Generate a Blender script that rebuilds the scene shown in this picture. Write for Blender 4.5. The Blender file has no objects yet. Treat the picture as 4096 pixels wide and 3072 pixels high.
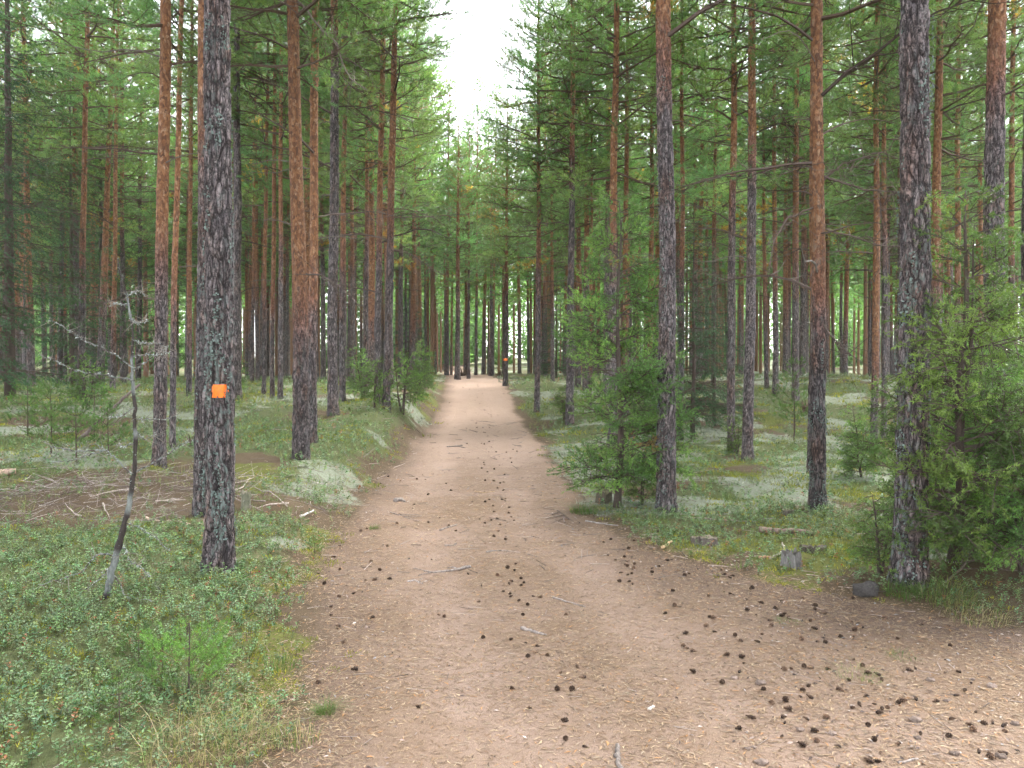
import bpy, math, random
import numpy as np
from mathutils import Vector, Matrix

R = math.radians
SC = bpy.context.scene
COL = SC.collection

# ------------------------------------------------------------------ camera
W_PX, H_PX, F_PX = 1024.0, 768.0, 770.0
EYE = 1.6
PITCH = R(-0.67)
cam_d = bpy.data.cameras.new('camera')
cam = bpy.data.objects.new('camera', cam_d)
COL.objects.link(cam)
cam_d.sensor_width = 36.0
cam_d.lens = 36.0 * F_PX / W_PX
cam_d.clip_start = 0.05
cam_d.clip_end = 1500.0
cam.location = (0, 0, EYE)
cam.rotation_euler = (math.pi / 2 + PITCH, 0, 0)
SC.camera = cam

# ------------------------------------------------------------------ sky and sun
SUN_EL, SUN_AZ = R(54), R(34)      # azimuth clockwise from +Y (view direction)
world = bpy.data.worlds.new('World')
SC.world = world
world.use_nodes = True
wn = world.node_tree
for n in list(wn.nodes):
    wn.nodes.remove(n)
sky = wn.nodes.new('ShaderNodeTexSky')
sky.sky_type = 'NISHITA'
sky.sun_disc = False
sky.sun_elevation = SUN_EL
sky.sun_rotation = SUN_AZ
sky.altitude = 100
sky.air_density = 1.0
sky.dust_density = 1.0
sky.ozone_density = 1.0
hsv = wn.nodes.new('ShaderNodeHueSaturation')      # thin even cloud takes the blue out of the sky
hsv.inputs['Saturation'].default_value = 0.22
bg = wn.nodes.new('ShaderNodeBackground')
bg.inputs['Strength'].default_value = 0.065
wo = wn.nodes.new('ShaderNodeOutputWorld')
wn.links.new(sky.outputs[0], hsv.inputs['Color'])
wn.links.new(hsv.outputs[0], bg.inputs['Color'])
wn.links.new(bg.outputs[0], wo.inputs['Surface'])

sun_d = bpy.data.lights.new('sun', 'SUN')
sun_d.energy = 1.5
sun_d.angle = R(40)
sun_d.color = (1.0, 0.975, 0.94)
sun = bpy.data.objects.new('sun', sun_d)
COL.objects.link(sun)
sd = Vector((math.sin(SUN_AZ) * math.cos(SUN_EL), math.cos(SUN_AZ) * math.cos(SUN_EL), math.sin(SUN_EL)))
sun.rotation_euler = sd.to_track_quat('Z', 'Y').to_euler()
sun.location = (0, 0, 40)

SC.view_settings.view_transform = 'Standard'
SC.view_settings.look = 'None'
SC.view_settings.exposure = 3.75
SC.view_settings.gamma = 1.0
SC.view_settings.use_curve_mapping = False
SC.render.engine = 'CYCLES'
cy = SC.cycles
cy.max_bounces = 5
cy.diffuse_bounces = 3
cy.glossy_bounces = 2
cy.transmission_bounces = 3
cy.transparent_max_bounces = 4
cy.volume_bounces = 0
cy.caustics_reflective = False
cy.caustics_refractive = False
cy.use_denoising = True
cy.sample_clamp_indirect = 6.0
cy.use_adaptive_sampling = True
cy.adaptive_threshold = 0.025
cy.adaptive_min_samples = 16

# ------------------------------------------------------------------ numpy helpers
rng = np.random.default_rng(11)
random.seed(11)


def smooth(a, b, x):
    t = np.clip((x - a) / (b - a), 0, 1)
    return t * t * (3 - 2 * t)


def _hash(i, j, s):
    h = (i.astype(np.int64) * 374761393 + j.astype(np.int64) * 668265263 + s * 1274126177) & 0xFFFFFFFF
    h = ((h ^ (h >> 13)) * 1274126177) & 0xFFFFFFFF
    return ((h ^ (h >> 16)) & 0xFFFFFF) / float(0xFFFFFF)


def vnoise(x, y, s=0):
    x = np.asarray(x, float); y = np.asarray(y, float)
    i = np.floor(x); j = np.floor(y)
    fx = x - i; fy = y - j
    fx = fx * fx * (3 - 2 * fx); fy = fy * fy * (3 - 2 * fy)
    i = i.astype(np.int64); j = j.astype(np.int64)
    a = _hash(i, j, s); b = _hash(i + 1, j, s); c = _hash(i, j + 1, s); d = _hash(i + 1, j + 1, s)
    return (a + (b - a) * fx) * (1 - fy) + (c + (d - c) * fx) * fy


def fbm(x, y, s=0, o=3):
    t = 0; a = 0.5; n = 0
    for k in range(o):
        t = t + a * vnoise(x * 2 ** k + 17.3 * k, y * 2 ** k - 9.1 * k, s + k)
        n += a; a *= 0.5
    return t / n


def nrm(v):
    return v / np.maximum(np.linalg.norm(v, axis=-1, keepdims=True), 1e-9)


def perp(d):
    up = np.where(np.abs(d[:, 2:3]) > 0.9, np.array([[1.0, 0, 0]]), np.array([[0, 0, 1.0]]))
    a = nrm(np.cross(d, up))
    return a, np.cross(d, a)


class MB:
    """collects vertices and faces, builds ONE mesh"""
    def __init__(self):
        self.v = []; self.c = []; self.n = 0
        self.t = []; self.q = []; self.tm = []; self.qm = []
        self.extra = {}

    def add(self, v, tri=None, quad=None, mat=0, col=(1, 1, 1)):
        v = np.asarray(v, float).reshape(-1, 3)
        c = np.asarray(col, float)
        if c.ndim == 1:
            c = np.broadcast_to(c, (len(v), 3))
        self.v.append(v); self.c.append(c)
        if tri is not None and len(tri):
            t = np.asarray(tri, np.int64) + self.n
            self.t.append(t); self.tm.append(np.full(len(t), mat))
        if quad is not None and len(quad):
            q = np.asarray(quad, np.int64) + self.n
            self.q.append(q); self.qm.append(np.full(len(q), mat))
        self.n += len(v)

    # straight tapered sticks, all at once
    def segs(self, p0, p1, r0, r1, sides=3, mat=0, col=(1, 1, 1)):
        p0 = np.asarray(p0, float); p1 = np.asarray(p1, float)
        if len(p0) == 0:
            return
        m = len(p0)
        r0 = np.broadcast_to(np.asarray(r0, float), (m,)); r1 = np.broadcast_to(np.asarray(r1, float), (m,))
        d = nrm(p1 - p0); a, b = perp(d)
        ang = np.arange(sides) * 2 * math.pi / sides
        ca = np.cos(ang)[None, :, None]; sa = np.sin(ang)[None, :, None]
        ring = a[:, None, :] * ca + b[:, None, :] * sa
        v0 = p0[:, None, :] + ring * r0[:, None, None]
        v1 = p1[:, None, :] + ring * r1[:, None, None]
        v = np.concatenate([v0, v1], 1).reshape(-1, 3)
        base = (np.arange(m) * 2 * sides)[:, None]
        k = np.arange(sides); k2 = (k + 1) % sides
        q = np.stack([base + k, base + k2, base + sides + k2, base + sides + k], -1).reshape(-1, 4)
        c = np.asarray(col, float)
        if c.ndim == 2:
            c = np.repeat(c, 2 * sides, 0)
        self.add(v, quad=q, mat=mat, col=c)

    def tube(self, pts, rad, sides=6, mat=0, col=(1, 1, 1), cap=True):
        pts = np.asarray(pts, float); m = len(pts)
        rad = np.broadcast_to(np.asarray(rad, float), (m,))
        d = np.zeros_like(pts); d[1:-1] = pts[2:] - pts[:-2]; d[0] = pts[1] - pts[0]; d[-1] = pts[-1] - pts[-2]
        d = nrm(d)
        ref = np.array([0.31, 0.52, 0.79]) if abs(d[0] @ np.array([0.31, 0.52, 0.79])) < 0.9 else np.array([1.0, 0, 0])
        a = nrm(np.cross(d, ref[None])); b = np.cross(d, a)
        ang = np.arange(sides) * 2 * math.pi / sides
        v = pts[:, None, :] + (a[:, None, :] * np.cos(ang)[None, :, None] + b[:, None, :] * np.sin(ang)[None, :, None]) * rad[:, None, None]
        v = v.reshape(-1, 3)
        i = (np.arange(m - 1) * sides)[:, None]; k = np.arange(sides); k2 = (k + 1) % sides
        q = np.stack([i + k, i + k2, i + sides + k2, i + sides + k], -1).reshape(-1, 4)
        tri = None
        if cap:
            v = np.concatenate([v, pts[:1], pts[-1:]])
            e = m * sides
            tri = np.concatenate([np.stack([np.full(sides, e), k2, k], -1),
                                  np.stack([np.full(sides, e + 1), (m - 1) * sides + k, (m - 1) * sides + k2], -1)])
        c = np.asarray(col, float)
        self.add(v, tri=tri, quad=q, mat=mat, col=c)

    # thin pointed blades (needles, grass): one triangle each
    def blades(self, p, d, L, w, mat=0, col=(1, 1, 1), r=None):
        r = r or rng
        p = np.asarray(p, float); m = len(p)
        if m == 0:
            return
        d = nrm(np.asarray(d, float)); a, b = perp(d)
        th = r.uniform(0, 2 * math.pi, m)[:, None]
        s = a * np.cos(th) + b * np.sin(th)
        L = np.broadcast_to(np.asarray(L, float), (m,))[:, None]; w = np.broadcast_to(np.asarray(w, float), (m,))[:, None]
        v = np.stack([p - s * w * 0.5, p + s * w * 0.5, p + d * L], 1).reshape(-1, 3)
        c = np.asarray(col, float)
        if c.ndim == 2:
            c = np.repeat(c, 3, 0)
        self.add(v, tri=np.arange(m * 3).reshape(-1, 3), mat=mat, col=c)

    # small leaves: folded diamonds, two triangles each
    def leaves(self, p, d, L, w, mat=0, col=(1, 1, 1), r=None, up=None):
        r = r or rng
        p = np.asarray(p, float); m = len(p)
        if m == 0:
            return
        d = nrm(np.asarray(d, float))
        upv = np.array([[0, 0, 1.0]]) + r.normal(0, 0.35, (m, 3)) if up is None else up
        s = nrm(np.cross(d, upv)); nv = np.cross(s, d)
        L = np.broadcast_to(np.asarray(L, float), (m,))[:, None]; w = np.broadcast_to(np.asarray(w, float), (m,))[:, None]
        mid = p + d * L * 0.45
        v = np.stack([p, mid - s * w * 0.5 + nv * w * 0.15, p + d * L, mid + s * w * 0.5 + nv * w * 0.15], 1).reshape(-1, 3)
        i = (np.arange(m) * 4)[:, None]
        t = np.concatenate([i + np.array([[0, 1, 2]]), i + np.array([[0, 2, 3]])])
        c = np.asarray(col, float)
        if c.ndim == 2:
            c = np.repeat(c, 4, 0)
        self.add(v, tri=t, mat=mat, col=c)

    def mesh(self, name, mats, smooth_shade=False):
        me = bpy.data.meshes.new(name)
        v = np.concatenate(self.v) if self.v else np.zeros((0, 3))
        c = np.concatenate(self.c) if self.c else np.zeros((0, 3))
        t = np.concatenate(self.t) if self.t else np.zeros((0, 3), np.int64)
        q = np.concatenate(self.q) if self.q else np.zeros((0, 4), np.int64)
        mi = np.concatenate(self.tm + self.qm) if (self.tm or self.qm) else np.zeros(0)
        me.vertices.add(len(v)); me.vertices.foreach_set('co', v.astype(np.float32).ravel())
        nl = len(t) * 3 + len(q) * 4
        me.loops.add(nl)
        me.loops.foreach_set('vertex_index', np.concatenate([t.ravel(), q.ravel()]).astype(np.int32))
        me.polygons.add(len(t) + len(q))
        tot = np.concatenate([np.full(len(t), 3), np.full(len(q), 4)]).astype(np.int32)
        st = np.concatenate([[0], np.cumsum(tot)[:-1]]).astype(np.int32) if len(tot) else np.zeros(0, np.int32)
        me.polygons.foreach_set('loop_start', st)
        for m in mats:
            me.materials.append(m)
        me.polygons.foreach_set('material_index', mi.astype(np.int32))
        me.polygons.foreach_set('use_smooth', np.full(len(tot), bool(smooth_shade)))
        at = me.attributes.new('col', 'FLOAT_COLOR', 'POINT')
        at.data.foreach_set('color', np.concatenate([c, np.ones((len(c), 1))], 1).astype(np.float32).ravel())
        for k, arr in self.extra.items():
            e = me.attributes.new(k, 'FLOAT', 'POINT')
            e.data.foreach_set('value', np.asarray(arr, np.float32))
        me.update(calc_edges=True)
        return me


def link(name, me, parent=None, kind=None, label=None, cat=None, group=None, loc=None):
    o = bpy.data.objects.new(name, me)
    COL.objects.link(o)
    if parent is not None:
        o.parent = parent
    if kind:
        o['kind'] = kind
    if label:
        o['label'] = label
    if cat:
        o['category'] = cat
    if group:
        o['group'] = group
    if loc is not None:
        o.location = loc
    return o


def empty(name, loc, label, cat, group=None, rot=(0, 0, 0), scale=1.0):
    o = link(name, None, label=label, cat=cat, group=group, loc=loc)
    o.rotation_euler = rot
    o.scale = (scale,) * 3 if np.isscalar(scale) else scale
    o.empty_display_size = 0.2
    return o


# ------------------------------------------------------------------ materials
def new_mat(name):
    m = bpy.data.materials.new(name); m.use_nodes = True
    nt = m.node_tree
    for n in list(nt.nodes):
        nt.nodes.remove(n)
    out = nt.nodes.new('ShaderNodeOutputMaterial')
    return m, nt, out


class NT:
    def __init__(self, nt):
        self.nt = nt

    def n(self, t, **kw):
        x = self.nt.nodes.new(t)
        for k, v in kw.items():
            if hasattr(x, k):
                setattr(x, k, v)
            else:
                x.inputs[k.replace('_', ' ')].default_value = v
        return x

    def l(self, a, b):
        self.nt.links.new(a, b)

    def coord(self, scale=(1, 1, 1), which='Object'):
        tc = self.n('ShaderNodeTexCoord'); mp = self.n('ShaderNodeMapping')
        mp.inputs['Scale'].default_value = scale
        self.l(tc.outputs[which], mp.inputs['Vector'])
        return mp.outputs[0]

    def noise(self, vec, scale, detail=3.0, rough=0.55, dist=0.0):
        x = self.n('ShaderNodeTexNoise')
        x.inputs['Scale'].default_value = scale; x.inputs['Detail'].default_value = detail
        x.inputs['Roughness'].default_value = rough; x.inputs['Distortion'].default_value = dist
        self.l(vec, x.inputs['Vector'])
        return x.outputs['Fac']

    def ramp(self, fac, stops, interp='LINEAR'):
        x = self.n('ShaderNodeValToRGB'); x.color_ramp.interpolation = interp
        el = x.color_ramp.elements
        while len(el) < len(stops):
            el.new(0.5)
        for e, (p, c) in zip(el, stops):
            e.position = p
            e.color = (c, c, c, 1) if np.isscalar(c) else (*c, 1)
        self.l(fac, x.inputs['Fac'])
        return x.outputs['Color']

    def mix(self, fac, a, b, mode='MIX'):
        x = self.n('ShaderNodeMix'); x.data_type = 'RGBA'; x.blend_type = mode
        for s, val in ((x.inputs[0], fac), (x.inputs[6], a), (x.inputs[7], b)):
            if isinstance(val, (int, float)):
                s.default_value = val
            elif isinstance(val, tuple):
                s.default_value = (*val, 1) if len(val) == 3 else val
            else:
                self.l(val, s)
        return x.outputs[2]

    def math(self, op, a, b=0.0, clamp=False):
        x = self.n('ShaderNodeMath'); x.operation = op; x.use_clamp = clamp
        for s, val in ((x.inputs[0], a), (x.inputs[1], b)):
            if isinstance(val, (int, float)):
                s.default_value = val
            else:
                self.l(val, s)
        return x.outputs[0]

    def attr(self, name, out='Color'):
        x = self.n('ShaderNodeAttribute'); x.attribute_name = name
        return x.outputs[out]

    def bump(self, h, strength=0.5, dist=0.02):
        x = self.n('ShaderNodeBump'); x.inputs['Strength'].default_value = strength; x.inputs['Distance'].default_value = dist
        self.l(h, x.inputs['Height'])
        return x.outputs[0]

    def bsdf(self, col, rough=0.8, normal=None, spec=0.3):
        x = self.n('ShaderNodeBsdfPrincipled')
        if isinstance(col, tuple):
            x.inputs['Base Color'].default_value = (*col, 1)
        else:
            self.l(col, x.inputs['Base Color'])
        if isinstance(rough, (int, float)):
            x.inputs['Roughness'].default_value = rough
        else:
            self.l(rough, x.inputs['Roughness'])
        x.inputs['Specular IOR Level'].default_value = spec
        if normal is not None:
            self.l(normal, x.inputs['Normal'])
        return x.outputs[0]


def leaf_mat(name, trans=0.3, rough=0.5, spec=0.3, tcol=(1.25, 1.35, 0.6), obj_var=0.25):
    """foliage: the vertex colour is the leaf's own colour, part of the light passes through"""
    m, nt, out = new_mat(name); g = NT(nt)
    c = g.attr('col')
    oi = g.n('ShaderNodeObjectInfo')
    var = g.n('ShaderNodeHueSaturation')
    g.l(c, var.inputs['Color'])
    g.l(g.math('ADD', g.math('MULTIPLY', oi.outputs['Random'], obj_var * 2), 1 - obj_var), var.inputs['Value'])
    g.l(g.math('ADD', g.math('MULTIPLY', oi.outputs['Random'], 0.03), 0.485), var.inputs['Hue'])
    b = g.bsdf(var.outputs[0], rough, spec=spec)
    t = g.n('ShaderNodeBsdfTranslucent')
    g.l(g.mix(1.0, var.outputs[0], tcol, 'MULTIPLY'), t.inputs['Color'])
    mx = g.n('ShaderNodeMixShader'); mx.inputs[0].default_value = trans
    g.l(b, mx.inputs[1]); g.l(t.outputs[0], mx.inputs[2]); g.l(mx.outputs[0], out.inputs['Surface'])
    return m


def col_mat(name, rough=0.85, spec=0.2, nscale=60, amount=0.35, bump=0.4, obj_var=0.0, grain=(1, 1, 1)):
    """vertex colour with procedural grain"""
    m, nt, out = new_mat(name); g = NT(nt)
    vec = g.coord(grain)
    n1 = g.noise(vec, nscale, 4, 0.65)
    k = g.ramp(n1, [(0.25, 1 - amount), (0.75, 1 + amount)])
    c = g.mix(1.0, g.attr('col'), k, 'MULTIPLY')
    if obj_var:
        oi = g.n('ShaderNodeObjectInfo')
        hv = g.n('ShaderNodeHueSaturation'); g.l(c, hv.inputs['Color'])
        g.l(g.math('ADD', g.math('MULTIPLY', g.math('POWER', oi.outputs['Random'], 2.5), obj_var * 2), 1 - obj_var * 0.4), hv.inputs['Value'])
        c = hv.outputs[0]
    g.l(g.bsdf(c, rough, g.bump(n1, bump, 0.01), spec), out.inputs['Surface'])
    return m


def bark_mat(name, fine=True):
    """Scots pine bark: grey-brown cracked plates low down, orange flaking bark higher (attribute 'orange'), lichen (attribute 'lich')"""
    m, nt, out = new_mat(name); g = NT(nt)
    vec = g.coord((1, 1, 0.33))
    oi = g.n('ShaderNodeObjectInfo')
    add = g.n('ShaderNodeVectorMath'); add.operation = 'ADD'
    g.l(vec, add.inputs[0]); cmb = g.n('ShaderNodeCombineXYZ')
    g.l(g.math('MULTIPLY', oi.outputs['Random'], 37.0), cmb.inputs[2]); g.l(cmb.outputs[0], add.inputs[1])
    vec = add.outputs[0]
    # warp
    nz = g.n('ShaderNodeTexNoise'); nz.inputs['Scale'].default_value = 14; nz.inputs['Detail'].default_value = 3
    g.l(vec, nz.inputs['Vector'])
    sc = g.n('ShaderNodeVectorMath'); sc.operation = 'SCALE'; sc.inputs['Scale'].default_value = 0.06
    g.l(nz.outputs['Color'], sc.inputs[0])
    ad2 = g.n('ShaderNodeVectorMath'); ad2.operation = 'ADD'
    g.l(vec, ad2.inputs[0]); g.l(sc.outputs[0], ad2.inputs[1]); wv = ad2.outputs[0]
    def strx(sc3):
        mp = g.n('ShaderNodeMapping'); mp.inputs['Scale'].default_value = sc3; g.l(wv, mp.inputs['Vector']); return mp.outputs[0]
    rn = g.noise(strx((1, 1, 0.62)), 28, 4, 0.6, 0.7)
    ridge = g.math('ABSOLUTE', g.math('MULTIPLY', g.math('SUBTRACT', rn, 0.5), 2.0))
    rn2 = g.noise(strx((0.55, 0.55, 2.2)), 34, 3, 0.6, 0.4)
    ridge2 = g.math('ABSOLUTE', g.math('MULTIPLY', g.math('SUBTRACT', rn2, 0.5), 2.0))
    crack = g.math('MULTIPLY', g.ramp(ridge, [(0.0, 0.0), (0.17, 1.0)]), g.ramp(ridge2, [(0.0, 0.25), (0.10, 1.0)]))
    crack = g.math('MULTIPLY', crack, g.math('SUBTRACT', 1.0, g.math('MULTIPLY', g.attr('crack', 'Fac'), 0.85)), True)
    n_f = g.noise(wv, 60, 5, 0.7)
    n_m = g.noise(vec, 7, 3, 0.6)
    n_p = g.noise(strx((1, 1, 0.8)), 24, 2, 0.5)
    plate = g.mix(g.ramp(n_p, [(0.35, 0.0), (0.65, 1.0)]), (0.155, 0.132, 0.138), (0.300, 0.250, 0.245))
    plate = g.mix(g.math('MULTIPLY', g.ramp(n_m, [(0.45, 0.0), (0.75, 1.0)]), 0.8), plate, (0.21, 0.135, 0.105))
    plate = g.mix(1.0, plate, g.ramp(n_f, [(0.25, 0.6), (0.75, 1.4)]), 'MULTIPLY')
    grey = g.mix(crack, (0.022, 0.018, 0.018), plate)
    # orange zone: thin papery flakes
    vo2 = g.n('ShaderNodeTexVoronoi'); vo2.inputs['Scale'].default_value = 38
    mp2 = g.n('ShaderNodeMapping'); mp2.inputs['Scale'].default_value = (1, 1, 1.6); g.l(wv, mp2.inputs['Vector'])
    g.l(mp2.outputs[0], vo2.inputs['Vector'])
    c2 = g.n('ShaderNodeSeparateColor'); g.l(vo2.outputs['Color'], c2.inputs[0])
    orange = g.ramp(c2.outputs[0], [(0.0, (0.13, 0.065, 0.040)), (0.45, (0.255, 0.118, 0.056)), (0.85, (0.345, 0.172, 0.085)), (1.0, (0.42, 0.27, 0.17))])
    orange = g.mix(1.0, orange, g.ramp(n_f, [(0.2, 0.55), (0.8, 1.4)]), 'MULTIPLY')
    orange = g.mix(g.ramp(ridge2, [(0.0, 0.6), (0.12, 0.0)]), orange, (0.10, 0.045, 0.03))
    of = g.math('ADD', g.attr('orange', 'Fac'), g.math('MULTIPLY', g.math('SUBTRACT', n_m, 0.5), 0.7))
    brown = g.mix(1.0, grey, (1.45, 0.92, 0.72), 'MULTIPLY')
    base = g.mix(g.ramp(of, [(0.05, 0.0), (0.50, 1.0)]), grey, brown)
    base = g.mix(g.ramp(of, [(0.35, 0.0), (0.95, 1.0)]), base, orange)
    # lichen
    nl = g.noise(vec, 30, 4, 0.7); nl2 = g.noise(vec, 5, 2, 0.5)
    lf = g.math('MULTIPLY', g.ramp(nl, [(0.52, 0.0), (0.60, 1.0)]), g.ramp(nl2, [(0.42, 0.0), (0.60, 1.0)]))
    lf = g.math('MULTIPLY', lf, g.attr('lich', 'Fac'), True)
    lcol = g.mix(n_f, (0.12, 0.155, 0.145), (0.26, 0.31, 0.285))
    base = g.mix(lf, base, lcol)
    # per-tree tone
    tone = g.math('ADD', g.math('MULTIPLY', oi.outputs['Random'], 0.4), 0.8)
    tc = g.n('ShaderNodeCombineXYZ')
    for i in range(3):
        g.l(tone, tc.inputs[i])
    base = g.mix(1.0, base, tc.outputs[0], 'MULTIPLY')
    h = g.math('ADD', g.math('MULTIPLY', crack, 0.7), g.math('MULTIPLY', n_f, 0.5))
    h = g.math('ADD', h, g.math('MULTIPLY', c2.outputs[0], 0.4))
    g.l(g.bsdf(base, 0.82, g.bump(h, 0.9 if fine else 0.5, 0.012), 0.22), out.inputs['Surface'])
    return m


M = {}
M['bark'] = bark_mat('pine_bark')
M['needle'] = leaf_mat('pine_needles', 0.55, 0.45, 0.35, (1.25, 1.45, 0.65))
M['spruce'] = leaf_mat('spruce_needles', 0.22, 0.5, 0.3)
M['juniper'] = leaf_mat('juniper_needles', 0.28, 0.5, 0.3)
M['leaf'] = leaf_mat('lingonberry_leaves', 0.2, 0.42, 0.3, obj_var=0.0)
M['grass'] = leaf_mat('grass_blades', 0.3, 0.5, 0.3, obj_var=0.1)
M['lichen'] = leaf_mat('reindeer_lichen', 0.15, 0.95, 0.05, (1.0, 1.0, 0.9), 0.0)
M['moss'] = leaf_mat('moss', 0.25, 0.9, 0.1, obj_var=0.0)
M['twig'] = col_mat('twig_bark', 0.85, 0.15, 90, 0.4)
M['wood'] = col_mat('weathered_wood', 0.8, 0.2, 60, 0.6, 0.6, grain=(1, 1, 0.3))
M['litter'] = col_mat('dry_needles', 0.7, 0.25, 30, 0.15, 0.0)
M['cone'] = col_mat('pine_cone_scales', 0.75, 0.25, 150, 0.3, obj_var=0.8)
M['stone'] = col_mat('granite', 0.95, 0.06, 70, 0.45)


def paint_mat():
    m, nt, out = new_mat('orange_paint'); g = NT(nt)
    vec = g.coord((1, 1, 0.5))
    n = g.noise(vec, 70, 4, 0.6)
    c = g.mix(g.ramp(n, [(0.3, 0.0), (0.75, 1.0)]), (0.80, 0.14, 0.008), (0.95, 0.22, 0.012))
    g.l(g.bsdf(c, 0.45, g.bump(n, 0.4, 0.004), 0.4), out.inputs['Surface'])
    return m


M['paint'] = paint_mat()


def ground_mat(name, trail):
    m, nt, out = new_mat(name); g = NT(nt)
    vec = g.coord()
    big = g.noise(vec, 0.9, 4, 0.6)
    mid = g.noise(vec, 5, 4, 0.65)
    fine = g.noise(vec, 45, 5, 0.75)
    grain = g.noise(vec, 190, 3, 0.7)
    # elongated marks like fallen needles lying every way
    def marks(sx, sy, rot):
        tc = g.n('ShaderNodeTexCoord'); mp = g.n('ShaderNodeMapping')
        mp.inputs['Rotation'].default_value = (0, 0, rot); mp.inputs['Scale'].default_value = (sx, sy, 1)
        g.l(tc.outputs['Object'], mp.inputs['Vector'])
        return g.noise(mp.outputs[0], 1.0, 2, 0.6)
    mk = g.math('MAXIMUM', g.math('MAXIMUM', marks(300, 40, 0.3), marks(300, 40, 1.4)), marks(300, 40, 2.5))
    mk = g.ramp(mk, [(0.58, 0.0), (0.70, 1.0)])
    sand = g.mix(mid, (0.245, 0.172, 0.134), (0.340, 0.250, 0.202))
    duff = g.mix(fine, (0.10, 0.066, 0.045), (0.275, 0.185, 0.122))
    cover = g.ramp(g.math('ADD', g.math('MULTIPLY', big, 0.7), g.math('MULTIPLY', mid, 0.3)), [(0.40, 0.95), (0.60, 0.35)])
    cover = g.math('MULTIPLY', cover, g.math('SUBTRACT', 1.0, g.math('MULTIPLY', g.attr('bare', 'Fac'), 0.9)), True)
    sand = g.mix(g.math('MULTIPLY', g.attr('bare', 'Fac'), 0.8), sand, g.mix(mid, (0.31, 0.215, 0.165), (0.40, 0.295, 0.235)))
    tr = g.mix(cover, sand, duff)
    tr = g.mix(g.math('MULTIPLY', g.attr('duffz', 'Fac'), g.ramp(mid, [(0.3, 0.55), (0.6, 0.95)])), tr, g.mix(fine, (0.045, 0.032, 0.026), (0.165, 0.112, 0.085)))
    tr = g.mix(g.math('MULTIPLY', mk, 0.5), tr, (0.38, 0.28, 0.18))
    # forest floor: brown duff, moss, pale lichen
    fl = g.mix(mid, (0.065, 0.048, 0.030), (0.14, 0.10, 0.062))
    mossc = g.mix(fine, (0.060, 0.075, 0.020), (0.17, 0.17, 0.045))
    def broken(a, k=1.3, lo=0.42, hi=0.72):
        nn = g.math('ADD', g.math('MULTIPLY', g.math('SUBTRACT', mid, 0.5), k), g.math('MULTIPLY', g.math('SUBTRACT', fine, 0.5), k))
        return g.ramp(g.math('ADD', g.math('MULTIPLY', g.attr(a, 'Fac'), 0.85), nn), [(lo, 0.0), (hi, 1.0)])
    fl = g.mix(broken('moss'), fl, mossc)
    herb = g.mix(fine, (0.040, 0.048, 0.020), (0.145, 0.165, 0.070))
    fl = g.mix(broken('herb'), fl, herb)
    lich = g.mix(fine, (0.11, 0.125, 0.08), (0.33, 0.355, 0.275))
    fl = g.mix(broken('lichen', 1.6, 0.5, 0.8), fl, lich)
    tm = g.attr('trail', 'Fac')
    tmn = g.ramp(g.math('ADD', tm, g.math('MULTIPLY', g.math('SUBTRACT', fine, 0.5), 0.9)), [(0.3, 0.0), (0.7, 1.0)])
    c = g.mix(tmn, fl, tr)
    c = g.mix(1.0, c, g.ramp(grain, [(0.2, 0.62), (0.8, 1.38)]), 'MULTIPLY')
    h = g.math('ADD', g.math('MULTIPLY', fine, 0.6), g.math('MULTIPLY', grain, 0.3))
    h = g.math('ADD', h, g.math('MULTIPLY', mk, 0.2))
    g.l(g.bsdf(c, 0.93, g.bump(h, 0.7, 0.02), 0.12), out.inputs['Surface'])
    return m


M['ground'] = ground_mat('forest_floor', False)

# ------------------------------------------------------------------ terrain
_EY = np.array([-8, 2.5, 3.13, 4.0, 4.76, 5.33, 5.92, 6.66, 7.6, 9.5, 12, 15, 22.5, 30, 36, 45, 60, 400])
_EL = np.array([-0.6, -0.8, -0.92, -1.1, -1.22, -1.32, -1.42, -1.52, -1.66, -1.9, -2.0, -2.05, -2.18, -2.65, -3.1, -3.9, -5.2, -37])
_ER = np.array([16, 8.0, 6.4, 4.4, 3.2, 2.55, 1.85, 1.36, 1.03, 0.80, 0.76, 0.74, 0.19, -0.15, -0.47, -1.1, -2.3, -34])
_TY = np.array([-8, 10, 15, 20, 25, 30, 36, 42, 60, 100, 400]); _TZ = np.array([0, 0, .05, .25, .58, .98, 1.36, 1.42, 1.35, 1.3, 1.3])
_LY = np.array([-8, 2, 4, 6, 8, 11, 14, 17, 22, 30, 45, 400]); _LZ = np.array([.05, .05, .06, .10, .20, .41, .66, .88, 1.1, 1.3, 1.45, 1.4])
_RY = np.array([-8, 5, 13, 16, 20, 26, 32, 45, 400]); _RZ = np.array([.04, .04, .03, .08, .33, .80, 1.28, 1.42, 1.4])


def trail_lr(x, y):
    wob = 0.34 * (fbm(x * 1.1, y * 1.1, 5, 3) - 0.5)
    return np.interp(y, _EY, _EL) + wob, np.interp(y, _EY, _ER) - wob


def trail_mask(x, y):
    l, r = trail_lr(x, y)
    return smooth(-0.26, 0.26, np.minimum(x - l, r - x))


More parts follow.
